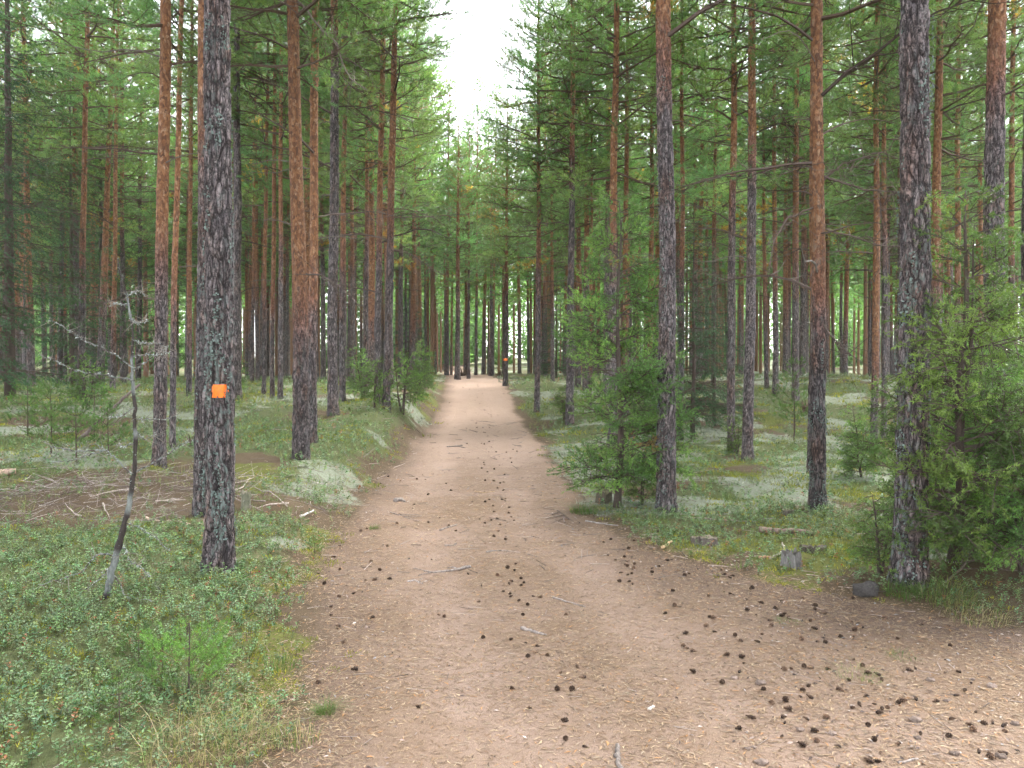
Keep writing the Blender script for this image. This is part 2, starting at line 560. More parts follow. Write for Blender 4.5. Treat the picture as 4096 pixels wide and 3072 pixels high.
def height(x, y):
    x = np.asarray(x, float); y = np.asarray(y, float)
    l = np.interp(y, _EY, _EL); r = np.interp(y, _EY, _ER)
    sl = smooth(-0.12, 0.85, l - x); sr = smooth(-0.25, 1.7, x - r)
    z = np.interp(y, _TY, _TZ) * (1 - sl) * (1 - sr) + np.interp(y, _LY, _LZ) * sl + np.interp(y, _RY, _RZ) * sr
    c = (l + np.minimum(r, l + 2.9)) / 2
    off = np.maximum(sl, sr)
    rut = -0.022 * (np.exp(-((x - c - 0.62) / 0.25) ** 2) + np.exp(-((x - c + 0.62) / 0.25) ** 2)) * (1 - off)
    z = z + rut
    z = z + off * (0.16 * (fbm(x * 0.55, y * 0.55, 21, 2) - 0.5) + 0.13 * (fbm(x * 1.7, y * 1.7, 22, 3) - 0.5) + 0.05 * (fbm(x * 4.5, y * 4.5, 25, 2) - 0.5))
    z = z + 0.018 * (fbm(x * 6, y * 6, 23, 2) - 0.5) * (0.4 + off)
    far = smooth(30, 60, y)
    z = z + far * 1.1 * (fbm(x * 0.05, y * 0.05, 24, 2) - 0.5)
    z = z + 3.2 * smooth(70, 145, y)
    # the bank under the big pine at the right
    z = z + 0.13 * np.exp(-(((x - 3.45) / 0.75) ** 2 + ((y - 5.85) / 0.55) ** 2))
    # mossy mound on the right, low hill behind it
    z = z + 0.55 * np.exp(-(((x - 11.5) / 5.0) ** 2 + ((y - 27) / 6.0) ** 2))
    return z


def hz(x, y):
    return float(height(np.array([x]), np.array([y]))[0])


_cp, _sp = math.cos(PITCH), math.sin(PITCH)


def ray(px, py):
    u = (px - W_PX / 2) / F_PX; v = -(py - H_PX / 2) / F_PX
    d = np.array([u, _cp - v * _sp, _sp + v * _cp])
    return d / d[1]


DS = 1024.0 / 2212.0     # the photograph was measured at 2212 px width


def on_ground(dx, dy, far=70.0):
    """ground point seen at (dx, dy), measured in the 2212 px wide photograph"""
    d = ray(dx * DS, dy * DS)
    ys = np.geomspace(2.0, far, 900)
    g = EYE + d[2] * ys - height(d[0] * ys, ys)
    k = np.argmax(g < 0) if (g < 0).any() else len(ys) - 1
    if k == 0:
        k = 1
    t = g[k - 1] / (g[k - 1] - g[k] + 1e-9)
    y = ys[k - 1] + (ys[k] - ys[k - 1]) * np.clip(t, 0, 1)
    return np.array([d[0] * y, y, hz(d[0] * y, y)])


def at_depth(dx, dy, y):
    d = ray(dx * DS, dy * DS)
    return np.array([d[0] * y, y, EYE + d[2] * y])


def m_bare(x, y):
    """wheel tracks worn to bare sand"""
    l = np.interp(y, _EY, _EL); r = np.interp(y, _EY, _ER)
    c = (l + np.minimum(r, l + 2.9)) / 2
    w = 0.24 + 0.12 * fbm(x * 0.7, y * 0.7, 33, 2)
    t = np.exp(-((x - c - 0.62) / w) ** 2) + np.exp(-((x - c + 0.55) / w) ** 2)
    n = smooth(0.42, 0.60, fbm(x * 1.1 + 9, y * 0.55, 34, 3))
    return np.clip(t * n * 0.5 + 0.85 * smooth(9, 17, y), 0, 1) * trail_mask(x, y)


def m_duff(x, y):
    """dark cone and bark litter beside the trail, broadest at the right"""
    l, r = trail_lr(x, y)
    right = smooth(1.9, 0.3, (r - x)) * smooth(0.5, 1.4, x) * smooth(9.5, 7.0, y)
    left = smooth(0.55, 0.0, x - l)
    return np.clip(np.maximum(right, left * 0.8), 0, 1)


def m_lichen(x, y):
    t = 1 - trail_mask(x, y)
    n = fbm(x * 0.85 + 3, y * 0.75, 41, 3)
    k = smooth(0.56, 0.70, n - 0.10 * np.exp(-(((x + 2.7) / 1.2) ** 2 + ((y - 9.8) / 1.5) ** 2)) + 0.05 * smooth(9, 16, y) + 0.05 * smooth(0.5, 2.5, x) * smooth(9, 11, y) - 0.18 * smooth(8.5, 5.5, y))
    return k * t


def m_moss(x, y):
    t = 1 - trail_mask(x, y)
    n = fbm(x * 1.1 - 7, y * 1.1, 51, 3)
    return smooth(0.50, 0.62, n) * t


def m_herb(x, y):
    t = 1 - trail_mask(x, y)
    n = fbm(x * 0.5 + 31, y * 0.5, 61, 3)
    l, r = trail_lr(x, y)
    k = np.maximum(smooth(0.30, 0.46, n), 0.95 * smooth(8.2, 7.0, y) * smooth(-1.0, -1.6, x))
    edge = smooth(-0.05, 0.55, np.maximum(l - x, x - r))      # thinner next to the trail
    brush = np.exp(-(((x + 4.6) / 2.1) ** 4 + ((y - 8.7) / 1.1) ** 4))
    rightlit = smooth(1.0, 2.0, x) * smooth(9.0, 6.5, y)
    return k * t * edge * (1 - 0.65 * brush) * (1 - 0.6 * rightlit)


def build_ground():
    ys = [-6, -3, -1, 0.3, 1.2, 1.8]
    while ys[-1] < 190:
        ys.append(ys[-1] + max(0.036, ys[-1] * 0.0092))
    ys += [230, 300, 420]
    ys = np.array(ys)
    u = np.linspace(-1, 1, 340)
    X = u[None, :] * (np.maximum(ys, 0)[:, None] * 0.82 + 3.0 + 6 * (ys[:, None] > 60) * 6)
    Y = np.repeat(ys[:, None], len(u), 1)
    # the grid leans with the trail: no gaps, only the sample points move
    Z = height(X, Y)
    ny, nx = X.shape
    v = np.stack([X, Y, Z], -1).reshape(-1, 3)
    idx = np.arange(ny * nx).reshape(ny, nx)
    q = np.stack([idx[:-1, :-1], idx[:-1, 1:], idx[1:, 1:], idx[1:, :-1]], -1).reshape(-1, 4)
    tm = trail_mask(v[:, 0], v[:, 1])
    ex = {'trail': tm, 'lichen': m_lichen(v[:, 0], v[:, 1]), 'moss': m_moss(v[:, 0], v[:, 1]), 'bare': m_bare(v[:, 0], v[:, 1]), 'duffz': m_duff(v[:, 0], v[:, 1]), 'herb': m_herb(v[:, 0], v[:, 1])}
    isT = (tm[q].mean(1) > 0.5) & (v[q[:, 0], 1] < 75)
    for nm, sel in (('trail', isT), ('forest_floor', ~isT)):
        qq = q[sel]; used, inv = np.unique(qq, return_inverse=True)
        b = MB(); b.add(v[used], quad=inv.reshape(-1, 4))
        b.extra = {k: a[used] for k, a in ex.items()}
        me = b.mesh(nm, [M['ground']], True)
        link(nm, me, kind='structure')


build_ground()

# ------------------------------------------------------------------ conifer growing kit
class Grow:
    """branches, twigs and shoots of one crown"""
    def __init__(self, seed):
        self.r = np.random.default_rng(seed)
        self.b = MB()
        self.sp0, self.sdir, self.slen, self.scol = [], [], [], []

    def path(self, start, az, e0, e1, L, n=7, wob=0.06):
        r = self.r
        t = np.linspace(0, 1, n)
        el = e0 + (e1 - e0) * t + r.normal(0, wob, n)
        a = az + np.cumsum(r.normal(0, wob, n))
        d = np.stack([np.cos(a) * np.cos(el), np.sin(a) * np.cos(el), np.sin(el)], -1)
        p = np.concatenate([[start], start + np.cumsum(d[:-1] * L / (n - 1), 0)])
        return p, d

    def branch(self, start, az, e0, e1, L, rad, wood, side_gap=0.13, side_from=0.25, side_ratio=0.55, side_ang=0.85, shoot_gap=0.09,
               shoot_len=0.13, shoot_up=0.5, shoot_from=0.25, col=(0.07, 0.12, 0.05), keep=1.0, flat=0.35, bare=False, droop=0.0):
        r = self.r
        p, d = self.path(np.asarray(start, float), az, e0, e1, L)
        n = len(p)
        self.b.tube(p, np.linspace(rad, max(rad * 0.18, 0.0025), n), 4, 0, wood, cap=False)
        ns = max(2, int(L * (1 - side_from) / side_gap))
        t = np.sort(side_from + (1 - side_from) * (np.arange(ns) + r.uniform(0, 1, ns)) / ns)
        f = t * (n - 1); i = np.minimum(f.astype(int), n - 2); fr = (f - i)[:, None]
        q0 = p[i] * (1 - fr) + p[i + 1] * fr
        dd = nrm(d[i])
        sideways = nrm(np.cross(dd, np.array([[0, 0, 1.0]])))
        sgn = np.where(np.arange(ns) % 2 == 0, 1, -1)[:, None]
        ang = side_ang * r.uniform(0.7, 1.25, ns)[:, None]
        sd = dd * np.cos(ang) + sideways * sgn * np.sin(ang)
        sd[:, 2] += r.normal(0.05, flat, ns) - droop
        sd = nrm(sd)
        sl = (L * side_ratio * (1.08 - t) + 0.12) * r.uniform(0.55, 1.2, ns)
        k = r.uniform(0, 1, ns) < keep
        q0, sd, sl = q0[k], sd[k], sl[k]
        # two-piece side twigs that bend up (or down when drooping)
        qm = q0 + sd * sl[:, None] * 0.5
        sd2 = sd.copy(); sd2[:, 2] += r.normal(0.22, 0.15, len(sd)) - droop * 1.3; sd2 = nrm(sd2)
        q1 = qm + sd2 * sl[:, None] * 0.5
        r0 = np.clip(0.004 + 0.005 * sl, 0.002, rad * 0.6)
        self.b.segs(q0, qm, r0, r0 * 0.7, 3, 0, wood); self.b.segs(qm, q1, r0 * 0.7, r0 * 0.35, 3, 0, wood)
        # shoots along the side twigs and at the tips
        S0, SD = [], []
        for j in range(len(q0)):
            m = max(1, int(sl[j] * (1 - shoot_from) / shoot_gap))
            tt = shoot_from + (1 - shoot_from) * (np.arange(m) + r.uniform(0, 1, m)) / m
            pt = np.where((tt < 0.5)[:, None], q0[j] + (qm[j] - q0[j]) * (tt * 2)[:, None], qm[j] + (q1[j] - qm[j]) * (tt * 2 - 1)[:, None])
            sv = sd2[j] + r.normal(0, 0.6, (m, 3)); sv[:, 2] += shoot_up - droop
            S0.append(pt); SD.append(sv)
            S0.append(q1[j:j + 1]); SD.append(sd2[j:j + 1] + [[0, 0, shoot_up * 0.5]])
        S0.append(p[-1:]); SD.append(d[-1:])
        S0 = np.concatenate(S0); SD = nrm(np.concatenate(SD))
        SL = shoot_len * r.uniform(0.6, 1.25, len(S0))
        self.b.blades(S0, SD, SL, shoot_len * 0.03, 0, wood, r)
        if not bare:
            self.sp0.append(S0); self.sdir.append(SD); self.slen.append(SL)
            c = np.asarray(col)[None] * r.normal(1, 0.16, (len(S0), 1)) * np.array([[1, 1, 1]])
            self.scol.append(np.clip(c, 0.004, 1))
        return p

    def needles(self, per, nl, nw, spread=0.8, mat=1, tint=0.12):
        if not self.sp0:
            return
        r = self.r
        s0 = np.concatenate(self.sp0); sd = np.concatenate(self.sdir); sl = np.concatenate(self.slen); sc = np.concatenate(self.scol)
        m = len(s0)
        s0 = np.repeat(s0, per, 0); sd = np.repeat(sd, per, 0); sl = np.repeat(sl, per, 0); sc = np.repeat(sc, per, 0)
        t = np.tile((np.arange(per) + 0.5) / per, m) + r.uniform(-0.05, 0.05, m * per)
        p = s0 + sd * (sl * t)[:, None]
        a, b = perp(sd); th = r.uniform(0, 2 * math.pi, m * per)[:, None]
        rad = a * np.cos(th) + b * np.sin(th)
        k = spread * r.uniform(0.6, 1.2, m * per)[:, None]
        d = sd * (1 - 0.35 * k) + rad * k
        c = sc * r.normal(1, tint, (m * per, 1))
        self.b.blades(p, d, nl * r.uniform(0.75, 1.2, m * per), nw, mat, np.clip(c, 0.003, 1), r)


def twig_tone(r, pale=0.0):
    return np.array([0.085, 0.062, 0.052]) * r.uniform(0.7, 1.3) + pale * np.array([0.2, 0.19, 0.17])


def pine_crown(seed, H=18.0, zb=5.5, Lmax=2.1, trunk_r=0.11, fine=1.0, dense=1.0, nd=(15, 0.088, 0.0085)):
    g = Grow(seed); r = g.r
    z = zb
    while z < H - 0.25:
        u = (z - zb) / (H - zb)
        L0 = Lmax * (0.62 + 0.6 * u) if u < 0.35 else Lmax * (0.83 - 0.78 * ((u - 0.35) / 0.65) ** 1.25)
        L0 = max(L0, 0.25)
        nb = r.integers(3, 6) if u > 0.12 else r.integers(2, 4)
        a0 = r.uniform(0, 6.28)
        for k in range(nb):
            if r.uniform() > 0.93 * dense + 0.02 and u < 0.6:
                continue
            az = a0 + k * 6.283 / nb + r.normal(0, 0.25)
            e0 = (-0.05 + 0.9 * u ** 1.1) + r.normal(0, 0.14)
            e1 = e0 + 0.10 + r.normal(0.08, 0.2)
            L = L0 * r.uniform(0.65, 1.2)
            gcol = np.array([0.115, 0.188, 0.086]) * r.uniform(0.75, 1.3)
            gcol = gcol * np.array([r.uniform(0.85, 1.25), 1, r.uniform(0.8, 1.2)])
            if r.uniform() < 0.025:
                gcol = np.array([0.40, 0.21, 0.05]) * r.uniform(0.6, 1.1)
            wood = np.array([0.10, 0.070, 0.052]) if u < 0.4 else np.array([0.24, 0.115, 0.055])
            rt = trunk_r * (1 - z / H) * 0.5
            g.branch((math.cos(az) * rt, math.sin(az) * rt, z + r.normal(0, 0.07)), az, e0, e1, L, 0.010 + 0.009 * L, wood,
                     side_gap=0.08 / fine, side_from=0.25 if u < 0.5 else 0.10, side_ratio=0.52, shoot_gap=0.06 / fine, shoot_len=0.135,
                     col=gcol, keep=0.92)
        z += r.uniform(0.36, 0.55)
    g.needles(*nd, 0.75)
    return g.b.mesh('pine_crown', [M['twig'], M['needle']])


def dead_branch(seed, L=1.5, pale=0.0, bare_tip=True):
    g = Grow(seed); r = g.r
    g.branch((0, 0, 0), 0.0, r.uniform(0.0, 0.45), r.uniform(-0.65, 0.1), L, 0.008 + 0.007 * L, twig_tone(r, pale), side_gap=0.11, side_from=0.2,
             side_ratio=0.42, shoot_gap=0.11, shoot_len=0.12, shoot_up=-0.15, bare=True, keep=0.85)
    return g.b.mesh('dead_branch', [M['twig']])


def stub_branch(seed, L=0.6, pale=0.15):
    g = Grow(seed); r = g.r
    p, d = g.path(np.zeros(3), 0.0, r.uniform(0.1, 0.5), r.uniform(-0.9, 0.0), L, 7, 0.12)
    g.b.tube(p, np.linspace(0.011, 0.003, 7), 5, 0, twig_tone(r, pale))
    return g.b.mesh('bare_branch', [M['twig']])


CROWNS = [pine_crown(100 + i, H=18.0, zb=[5.6, 6.4, 7.2, 5.2, 8.0][i], Lmax=[2.5, 2.3, 2.6, 2.2, 2.4][i]) for i in range(5)]
CROWNS_MID = [pine_crown(120 + i, H=18.0, zb=[5.4, 6.4, 5.9, 7.0][i], Lmax=2.5, fine=0.62, nd=(10, 0.12, 0.0170)) for i in range(4)]
CROWNS_FAR = [pine_crown(130 + i, H=18.0, zb=[6.2, 7.2, 6.6][i], Lmax=2.5, fine=0.42, nd=(7, 0.17, 0.040)) for i in range(3)]
DEADS = [dead_branch(200 + i, L) for i, L in enumerate([1.0, 1.3, 1.6, 2.0, 1.7, 2.3, 1.2, 1.9])]
STUBS = [stub_branch(240 + i, L, [0.0, 0.2, 0.35, 0.1][i % 4]) for i, L in enumerate([0.5, 0.9, 1.4, 0.35, 0.7, 1.8])]


def worley(u, v, nu, seed):
    """F1, F2-F1 and cell value; u wraps after nu cells"""
    iu = np.floor(u).astype(int); iv = np.floor(v).astype(int)
    f1 = np.full(u.shape, 9.0); f2 = np.full(u.shape, 9.0); cv = np.zeros(u.shape)
    for du in (-1, 0, 1):
        for dv in (-1, 0, 1):
            cu, cw = iu + du, iv + dv
            h1 = _hash(cu % nu, cw, seed); h2 = _hash(cu % nu, cw, seed + 7); h3 = _hash(cu % nu, cw, seed + 13)
            d = np.hypot(cu + 0.1 + 0.8 * h1 - u, cw + 0.1 + 0.8 * h2 - v)
            near = d < f1
            f2 = np.where(near, f1, np.minimum(f2, d)); cv = np.where(near, h3, cv); f1 = np.where(near, d, f1)
    return f1, f2 - f1, cv


def trunk_mesh(seed, diam, H, orange_z, sides, dz_fine, z_fine=6.0, lich=0.3, relief=1.0, orange_w=2.0):
    """tapered pine trunk with plated bark; orange_z = height where the bark turns orange"""
    r = np.random.default_rng(seed)
    zs = [-0.25]
    while zs[-1] < H:
        zs.append(zs[-1] + (dz_fine if zs[-1] < z_fine else max(dz_fine * 3, 0.3 if sides < 16 else 0.12)))
    zs = np.array(zs); n = len(zs)
    th = np.arange(sides) * 2 * math.pi / sides
    T, Z = np.meshgrid(th, zs)
    r0 = diam / 2
    rad = r0 * (1 - 0.86 * np.clip(Z / H, 0, 1) ** 1.15)
    rad = rad + r0 * 0.30 * np.exp(-np.clip(Z + 0.05, 0, None) / 0.22) * (1 + 0.35 * np.sin(T * 3 + r.uniform(0, 6)) + 0.2 * np.sin(T * 5 + r.uniform(0, 6)))
    rad = rad * (1 + 0.035 * np.sin(T * 2 + Z * 0.7 + r.uniform(0, 6)))
    if sides >= 14:
        nu = max(6, int(round(2 * math.pi * r0 / 0.05)))
        wu = T / (2 * math.pi) * nu + 0.55 * (fbm(T * 2.0, Z * 6, seed, 3) - 0.5) * np.sin(T / 2) ** 2
        f1, e, cv = worley(wu, Z / 0.16 + 0.8 * (fbm(T * 3, Z * 3, seed + 3, 2) - 0.5), nu, seed)
        lo = smooth(orange_z + orange_w, orange_z - orange_w, Z)
        amp = relief * (0.35 + 0.65 * lo) * smooth(0.0, 0.06, rad)
        dsp = -0.013 * np.exp(-(e / 0.16) ** 2) + 0.009 * (cv - 0.5) + 0.004 * (fbm(T * nu, Z * 25, seed + 5, 2) - 0.5)
        rad = rad + amp * dsp * min(1.0, diam / 0.2)
        crk = np.exp(-(e / 0.13) ** 2) * lo
    else:
        crk = np.zeros_like(Z)
    # branch knots
    for k in range(int(H * 2.2)):
        kz, kt = r.uniform(0.5, H * 0.75), r.uniform(0, 6.283)
        dth = (T - kt + math.pi) % (2 * math.pi) - math.pi
        rad = rad + 0.016 * np.exp(-((dth * r0 / 0.022) ** 2 + ((Z - kz) / 0.028) ** 2)) * (1 if sides >= 14 else 0.7)
    wx = 0.012 * np.sin(zs * r.uniform(0.5, 0.9) + r.uniform(0, 6)) + 0.006 * np.sin(zs * 1.7 + r.uniform(0, 6))
    wy = 0.012 * np.sin(zs * r.uniform(0.5, 0.9) + r.uniform(0, 6))
    wx -= np.interp(0, zs, wx); wy -= np.interp(0, zs, wy)
    X = np.cos(T) * rad + wx[:, None]; Y = np.sin(T) * rad + wy[:, None]
    v = np.stack([X, Y, Z], -1).reshape(-1, 3)
    idx = np.arange(n * sides).reshape(n, sides); nx = np.roll(idx, -1, 1)
    q = np.stack([idx[:-1], nx[:-1], nx[1:], idx[1:]], -1).reshape(-1, 4)
    b = MB(); b.add(v, quad=q)
    zz = Z.reshape(-1)
    b.extra = {'crack': crk.reshape(-1), 'orange': smooth(orange_z - orange_w, orange_z + orange_w, zz), 'lich': lich * (0.35 + 0.65 * smooth(4.5, 0.3, zz))}
    me = b.mesh('pine_trunk', [M['bark']], True)
    return me, (zs, wx, wy, r0, v.reshape(n, sides, 3), T, Z)


TRUNK_FAR = [trunk_mesh(300 + i, 0.25, 18.0, [3.2, 4.2, 5.2, 2.6, 6.5, 3.8][i], 10, 0.22, 8, 0.2)[0] for i in range(6)]

tree_count = [0]


def add_branches(root, r, n, zlo, zhi, r0, H, share_dead=0.7):
    for k in range(n):
        z = zlo + (zhi - zlo) * (k + r.uniform(0, 1)) / n
        dead = r.uniform() < share_dead * (0.35 + 0.65 * (z - zlo) / max(zhi - zlo, 0.1))
        me = DEADS[r.integers(len(DEADS))] if dead else STUBS[r.integers(len(STUBS))]
        o = link('dead_branch' if dead else 'bare_branch', me, root)
        az = r.uniform(0, 6.283); rr = r0 * (1 - 0.86 * (z / H) ** 1.15) * 0.8
        o.location = (math.cos(az) * rr, math.sin(az) * rr, z)
        s = r.uniform(0.65, 1.15); o.scale = (s, s, s)
        o.rotation_euler = (0, r.uniform(-0.15, 0.2), az)


def hero_pine(label, bx, by, w, tx, ty, orange_dy, H=18.0, crown=None, dist=None, branches=10, zb_off=0.0, sides=None, lich=0.3, group=None,
              blo=2.2, share=0.7):
    """a pine measured in the photo: base point, trunk width, a second point higher up the trunk, where the bark turns orange"""
    i = tree_count[0]; tree_count[0] += 1
    if dist is None:
        p = on_ground(bx, by)
    else:
        d = ray(bx * DS, 0); p = np.array([d[0] * dist, dist, 0]); p[2] = hz(p[0], p[1])
    d = p[1]
    diam = w * DS * d / F_PX * 0.81
    top = at_depth(tx, ty, d)
    zt = max(top[2] - p[2], 1.0)
    lean = math.atan2(top[0] - p[0], zt)
    oz = at_depth(bx, orange_dy, d)[2] - p[2]
    if sides is None:
        sides = 96 if d < 7 else 48 if d < 10.5 else 24 if d < 16 else 14
    dz = 0.014 if d < 7 else 0.024 if d < 10.5 else 0.05 if d < 16 else 0.10
    zf = min(H * 0.8, 0.52 * d + 1.5)
    r = np.random.default_rng(900 + i)
    root = empty('pine_tree', p, label, 'pine tree', group, (0, lean, 0))
    me, grid = trunk_mesh(500 + i, diam, H, oz, sides, dz, zf, lich, relief=1.4, orange_w=max(1.1, 0.09 * d))
    r0 = grid[3]
    t = link('trunk', me, root)
    ci = i % len(CROWNS) if crown is None else crown
    c = link('crown', CROWNS[ci], root)
    c.scale = (min(1, H / 16), min(1, H / 16), H / 18.0); c.rotation_euler = (0, 0, r.uniform(0, 6.28)); c.location = (0, 0, zb_off)
    add_branches(root, r, branches, blo, 8.0 + zb_off, r0, H, share)
    return root, p, d, diam, lean, oz, grid, t


# ------------------------------------------------------------------ the pines one can pick out, measured in the photo (2212 px wide)
PINES = [
    # label, base x, base y, width, upper x, upper y, orange from y, extras
    ('thick grey lichen-spotted pine with an orange paint square, left foreground', 474, 1232, 76, 470, 0, -420, dict(branches=2, lich=0.9, blo=4.6)),
    ('pine half hidden just behind the left edge of the orange-marked foreground pine', 436, 1112, 42, 444, 0, 330, dict(branches=5, lich=0.6, blo=4.8)),
    ('dark pine showing at the right edge of the orange-marked foreground pine', 511, 862, 26, 513, 0, -200, dict(branches=9)),
    ('straight reddish-brown pine left of the orange-marked pine, beyond the brush', 344, 1004, 34, 354, 0, 560, dict(branches=9, lich=0.25, blo=3.6)),
    ('slim dark red pine close behind the reddish-brown pine, left of the orange-marked pine', 372, 974, 17, 391, 100, 640, dict(branches=11, H=15)),
    ('bright orange-barked pine, front one of the close pair left of the trail', 651, 992, 42, 632, 0, 690, dict(branches=12, lich=0.3, blo=3.0)),
    ('orange pine, rear one of the close pair left of the trail', 674, 955, 26, 684, 0, 650, dict(branches=12, blo=3.2)),
    ('dark grey-barked pine standing between the close pair and the trail', 719, 897, 29, 722, 200, 60, dict(branches=14, lich=0.15, blo=3.5)),
    ('pine with bright upper bark just right of the dark grey-barked pine', 739, 866, 18, 746, 300, 560, dict(branches=8)),
    ('dark red-brown pine nearest the left edge of the trail, half way up', 834, 882, 23, 850, 250, 480, dict(branches=14, blo=3.0)),
    ('pine touching the dark red-brown pine on its left, beside the trail', 816, 872, 20, 823, 390, 520, dict(branches=9)),
    ('grey pine behind small juniper saplings left of the trail', 788, 850, 15, 794, 400, 500, dict(branches=8)),
    ('tall orange pine at the far left with a grey foot on the pale lichen', 174, 860, 19, 187, 100, 560, dict(branches=12)),
    ('slender grey-brown pine left of the tall orange one, far left', 130, 828, 14, 135, 240, 420, dict(branches=9)),
    ('orange pine standing behind the dead sapling, far left', 243, 842, 14, 249, 380, 700, dict(branches=10)),
    ('grey pine right behind the dead sapling top', 299, 822, 14, 303, 350, 380, dict(branches=10)),
    ('pine in the gap between the slim dark red pine and the orange-marked pine', 408, 856, 14, 411, 480, 700, dict(branches=6)),
    ('first thin pine right of the orange-marked pine', 544, 828, 11, 548, 430, 600, dict(branches=6)),
    ('second thin pine right of the orange-marked pine', 570, 850, 12, 574, 470, 640, dict(branches=6)),
    ('third thin pine right of the orange-marked pine', 588, 860, 13, 591, 470, 650, dict(branches=6)),
    ('fourth thin pine right of the orange-marked pine, left of the close pair', 605, 862, 14, 607, 400, 520, dict(branches=6)),
    ('stout grey pine standing at the head of the trail', 988, 820, 16, 990, 480, 600, dict(H=12.5, branches=8)),
    ('thinner pine beside the stout one at the head of the trail', 1012, 818, 10, 1013, 480, 560, dict(H=12.5, branches=7)),
    ('pine with a small orange paint dot at the head of the trail', 1092, 833, 14, 1094, 540, 600, dict(H=12.5, branches=7)),
    ('grey pine left of the dot-marked pine beyond the trail head', 1061, 812, 12, 1061, 440, 560, dict(H=12.5, branches=6)),
    ('slim bent-branched pine right of the trail head', 1160, 890, 16, 1162, 310, 560, dict(branches=16, blo=3.0, H=15)),
    ('brown pine with long bowed bare branches, right of the trail', 1230, 915, 22, 1235, 220, 330, dict(branches=14, blo=4.5)),
    ('thin orange pine between the bowed-branch pine and the big juniper', 1275, 880, 10, 1277, 300, 760, dict(branches=8, H=14)),
    ('reddish pine rising behind the big juniper', 1322, 965, 24, 1332, 0, 520, dict(branches=16, blo=3.4)),
    ('orange pine right of the reddish pine behind the big juniper', 1352, 900, 17, 1356, 60, 760, dict(branches=14, blo=3.2)),
    ('bright orange pine seen over the juniper, beside the thick grey-brown pine', 1403, 885, 16, 1407, 300, 760, dict(branches=10)),
    ('thick grey-brown pine right of the trail beside the big juniper', 1440, 1106, 50, 1433, 0, 110, dict(branches=6, lich=0.55, blo=4.2)),
    ('thin brown pine close behind the thick grey-brown pine', 1470, 950, 15, 1472, 40, 560, dict(branches=12)),
    ('left one of two brown pines side by side on the green slope', 1580, 975, 22, 1587, 20, 420, dict(branches=13, blo=3.2)),
    ('right thicker one of two brown pines side by side on the green slope', 1615, 994, 29, 1625, 0, 330, dict(branches=14, lich=0.2, blo=3.4)),
    ('straight bright orange pine with a lichen-grey foot, right of centre', 1767, 1096, 40, 1765, 0, 640, dict(branches=20, lich=0.6, blo=2.4, share=0.85)),
    ('pine half hidden behind the straight bright orange pine', 1753, 1022, 22, 1757, 300, 700, dict(branches=8)),
    ('slim orange pine between the bright orange and the big right pine', 1887, 968, 19, 1893, 100, 800, dict(branches=14, blo=2.8)),
    ('grey-brown pine touching the slim orange one on its right', 1909, 945, 15, 1911, 320, 480, dict(branches=11)),
    ('thick grey furrowed pine with grass at its foot, right foreground', 1965, 1252, 84, 1982, 0, -420, dict(branches=3, lich=0.75, blo=4.7)),
    ('orange pine just right of the thick furrowed foreground pine', 2024, 985, 26, 2030, 60, 600, dict(branches=12, blo=3.2)),
    ('slim brown-orange pine behind the right juniper thicket', 2064, 905, 18, 2069, 260, 640, dict(branches=12)),
    ('tall reddish-grey pine rising out of the right juniper thicket', 2150, 1110, 54, 2150, 0, 160, dict(branches=5, lich=0.55, blo=4.3)),
    ('thin pine behind the tall reddish-grey pine at the right', 2184, 940, 18, 2187, 0, 560, dict(branches=10)),
    ('grey pine cut by the right edge of the picture', 2222, 1080, 44, 2226, 0, 60, dict(branches=5, lich=0.4, blo=4.0)),
    ('thin orange pine between the slim brown-orange and tall reddish-grey pines', 2115, 870, 14, 2118, 380, 700, dict(branches=10)),
    ('blue-grey pine on the lichen mound right of the green slope', 1675, 850, 16, 1673, 480, 600, dict(branches=6)),
    ('slimmer pine on the lichen mound, left of the blue-grey one', 1656, 838, 12, 1652, 480, 640, dict(branches=6)),
    ('pine on the lichen mound, right of the blue-grey one', 1717, 832, 10, 1716, 480, 640, dict(branches=6)),
]
HERO = {}
hero_xy = []
for lab, bx, by, w, tx, ty, oy, kw in PINES:
    res = hero_pine(lab, bx, by, w, tx, ty, oy, **kw)
    HERO[lab] = res
    hero_xy.append(res[1][:2])


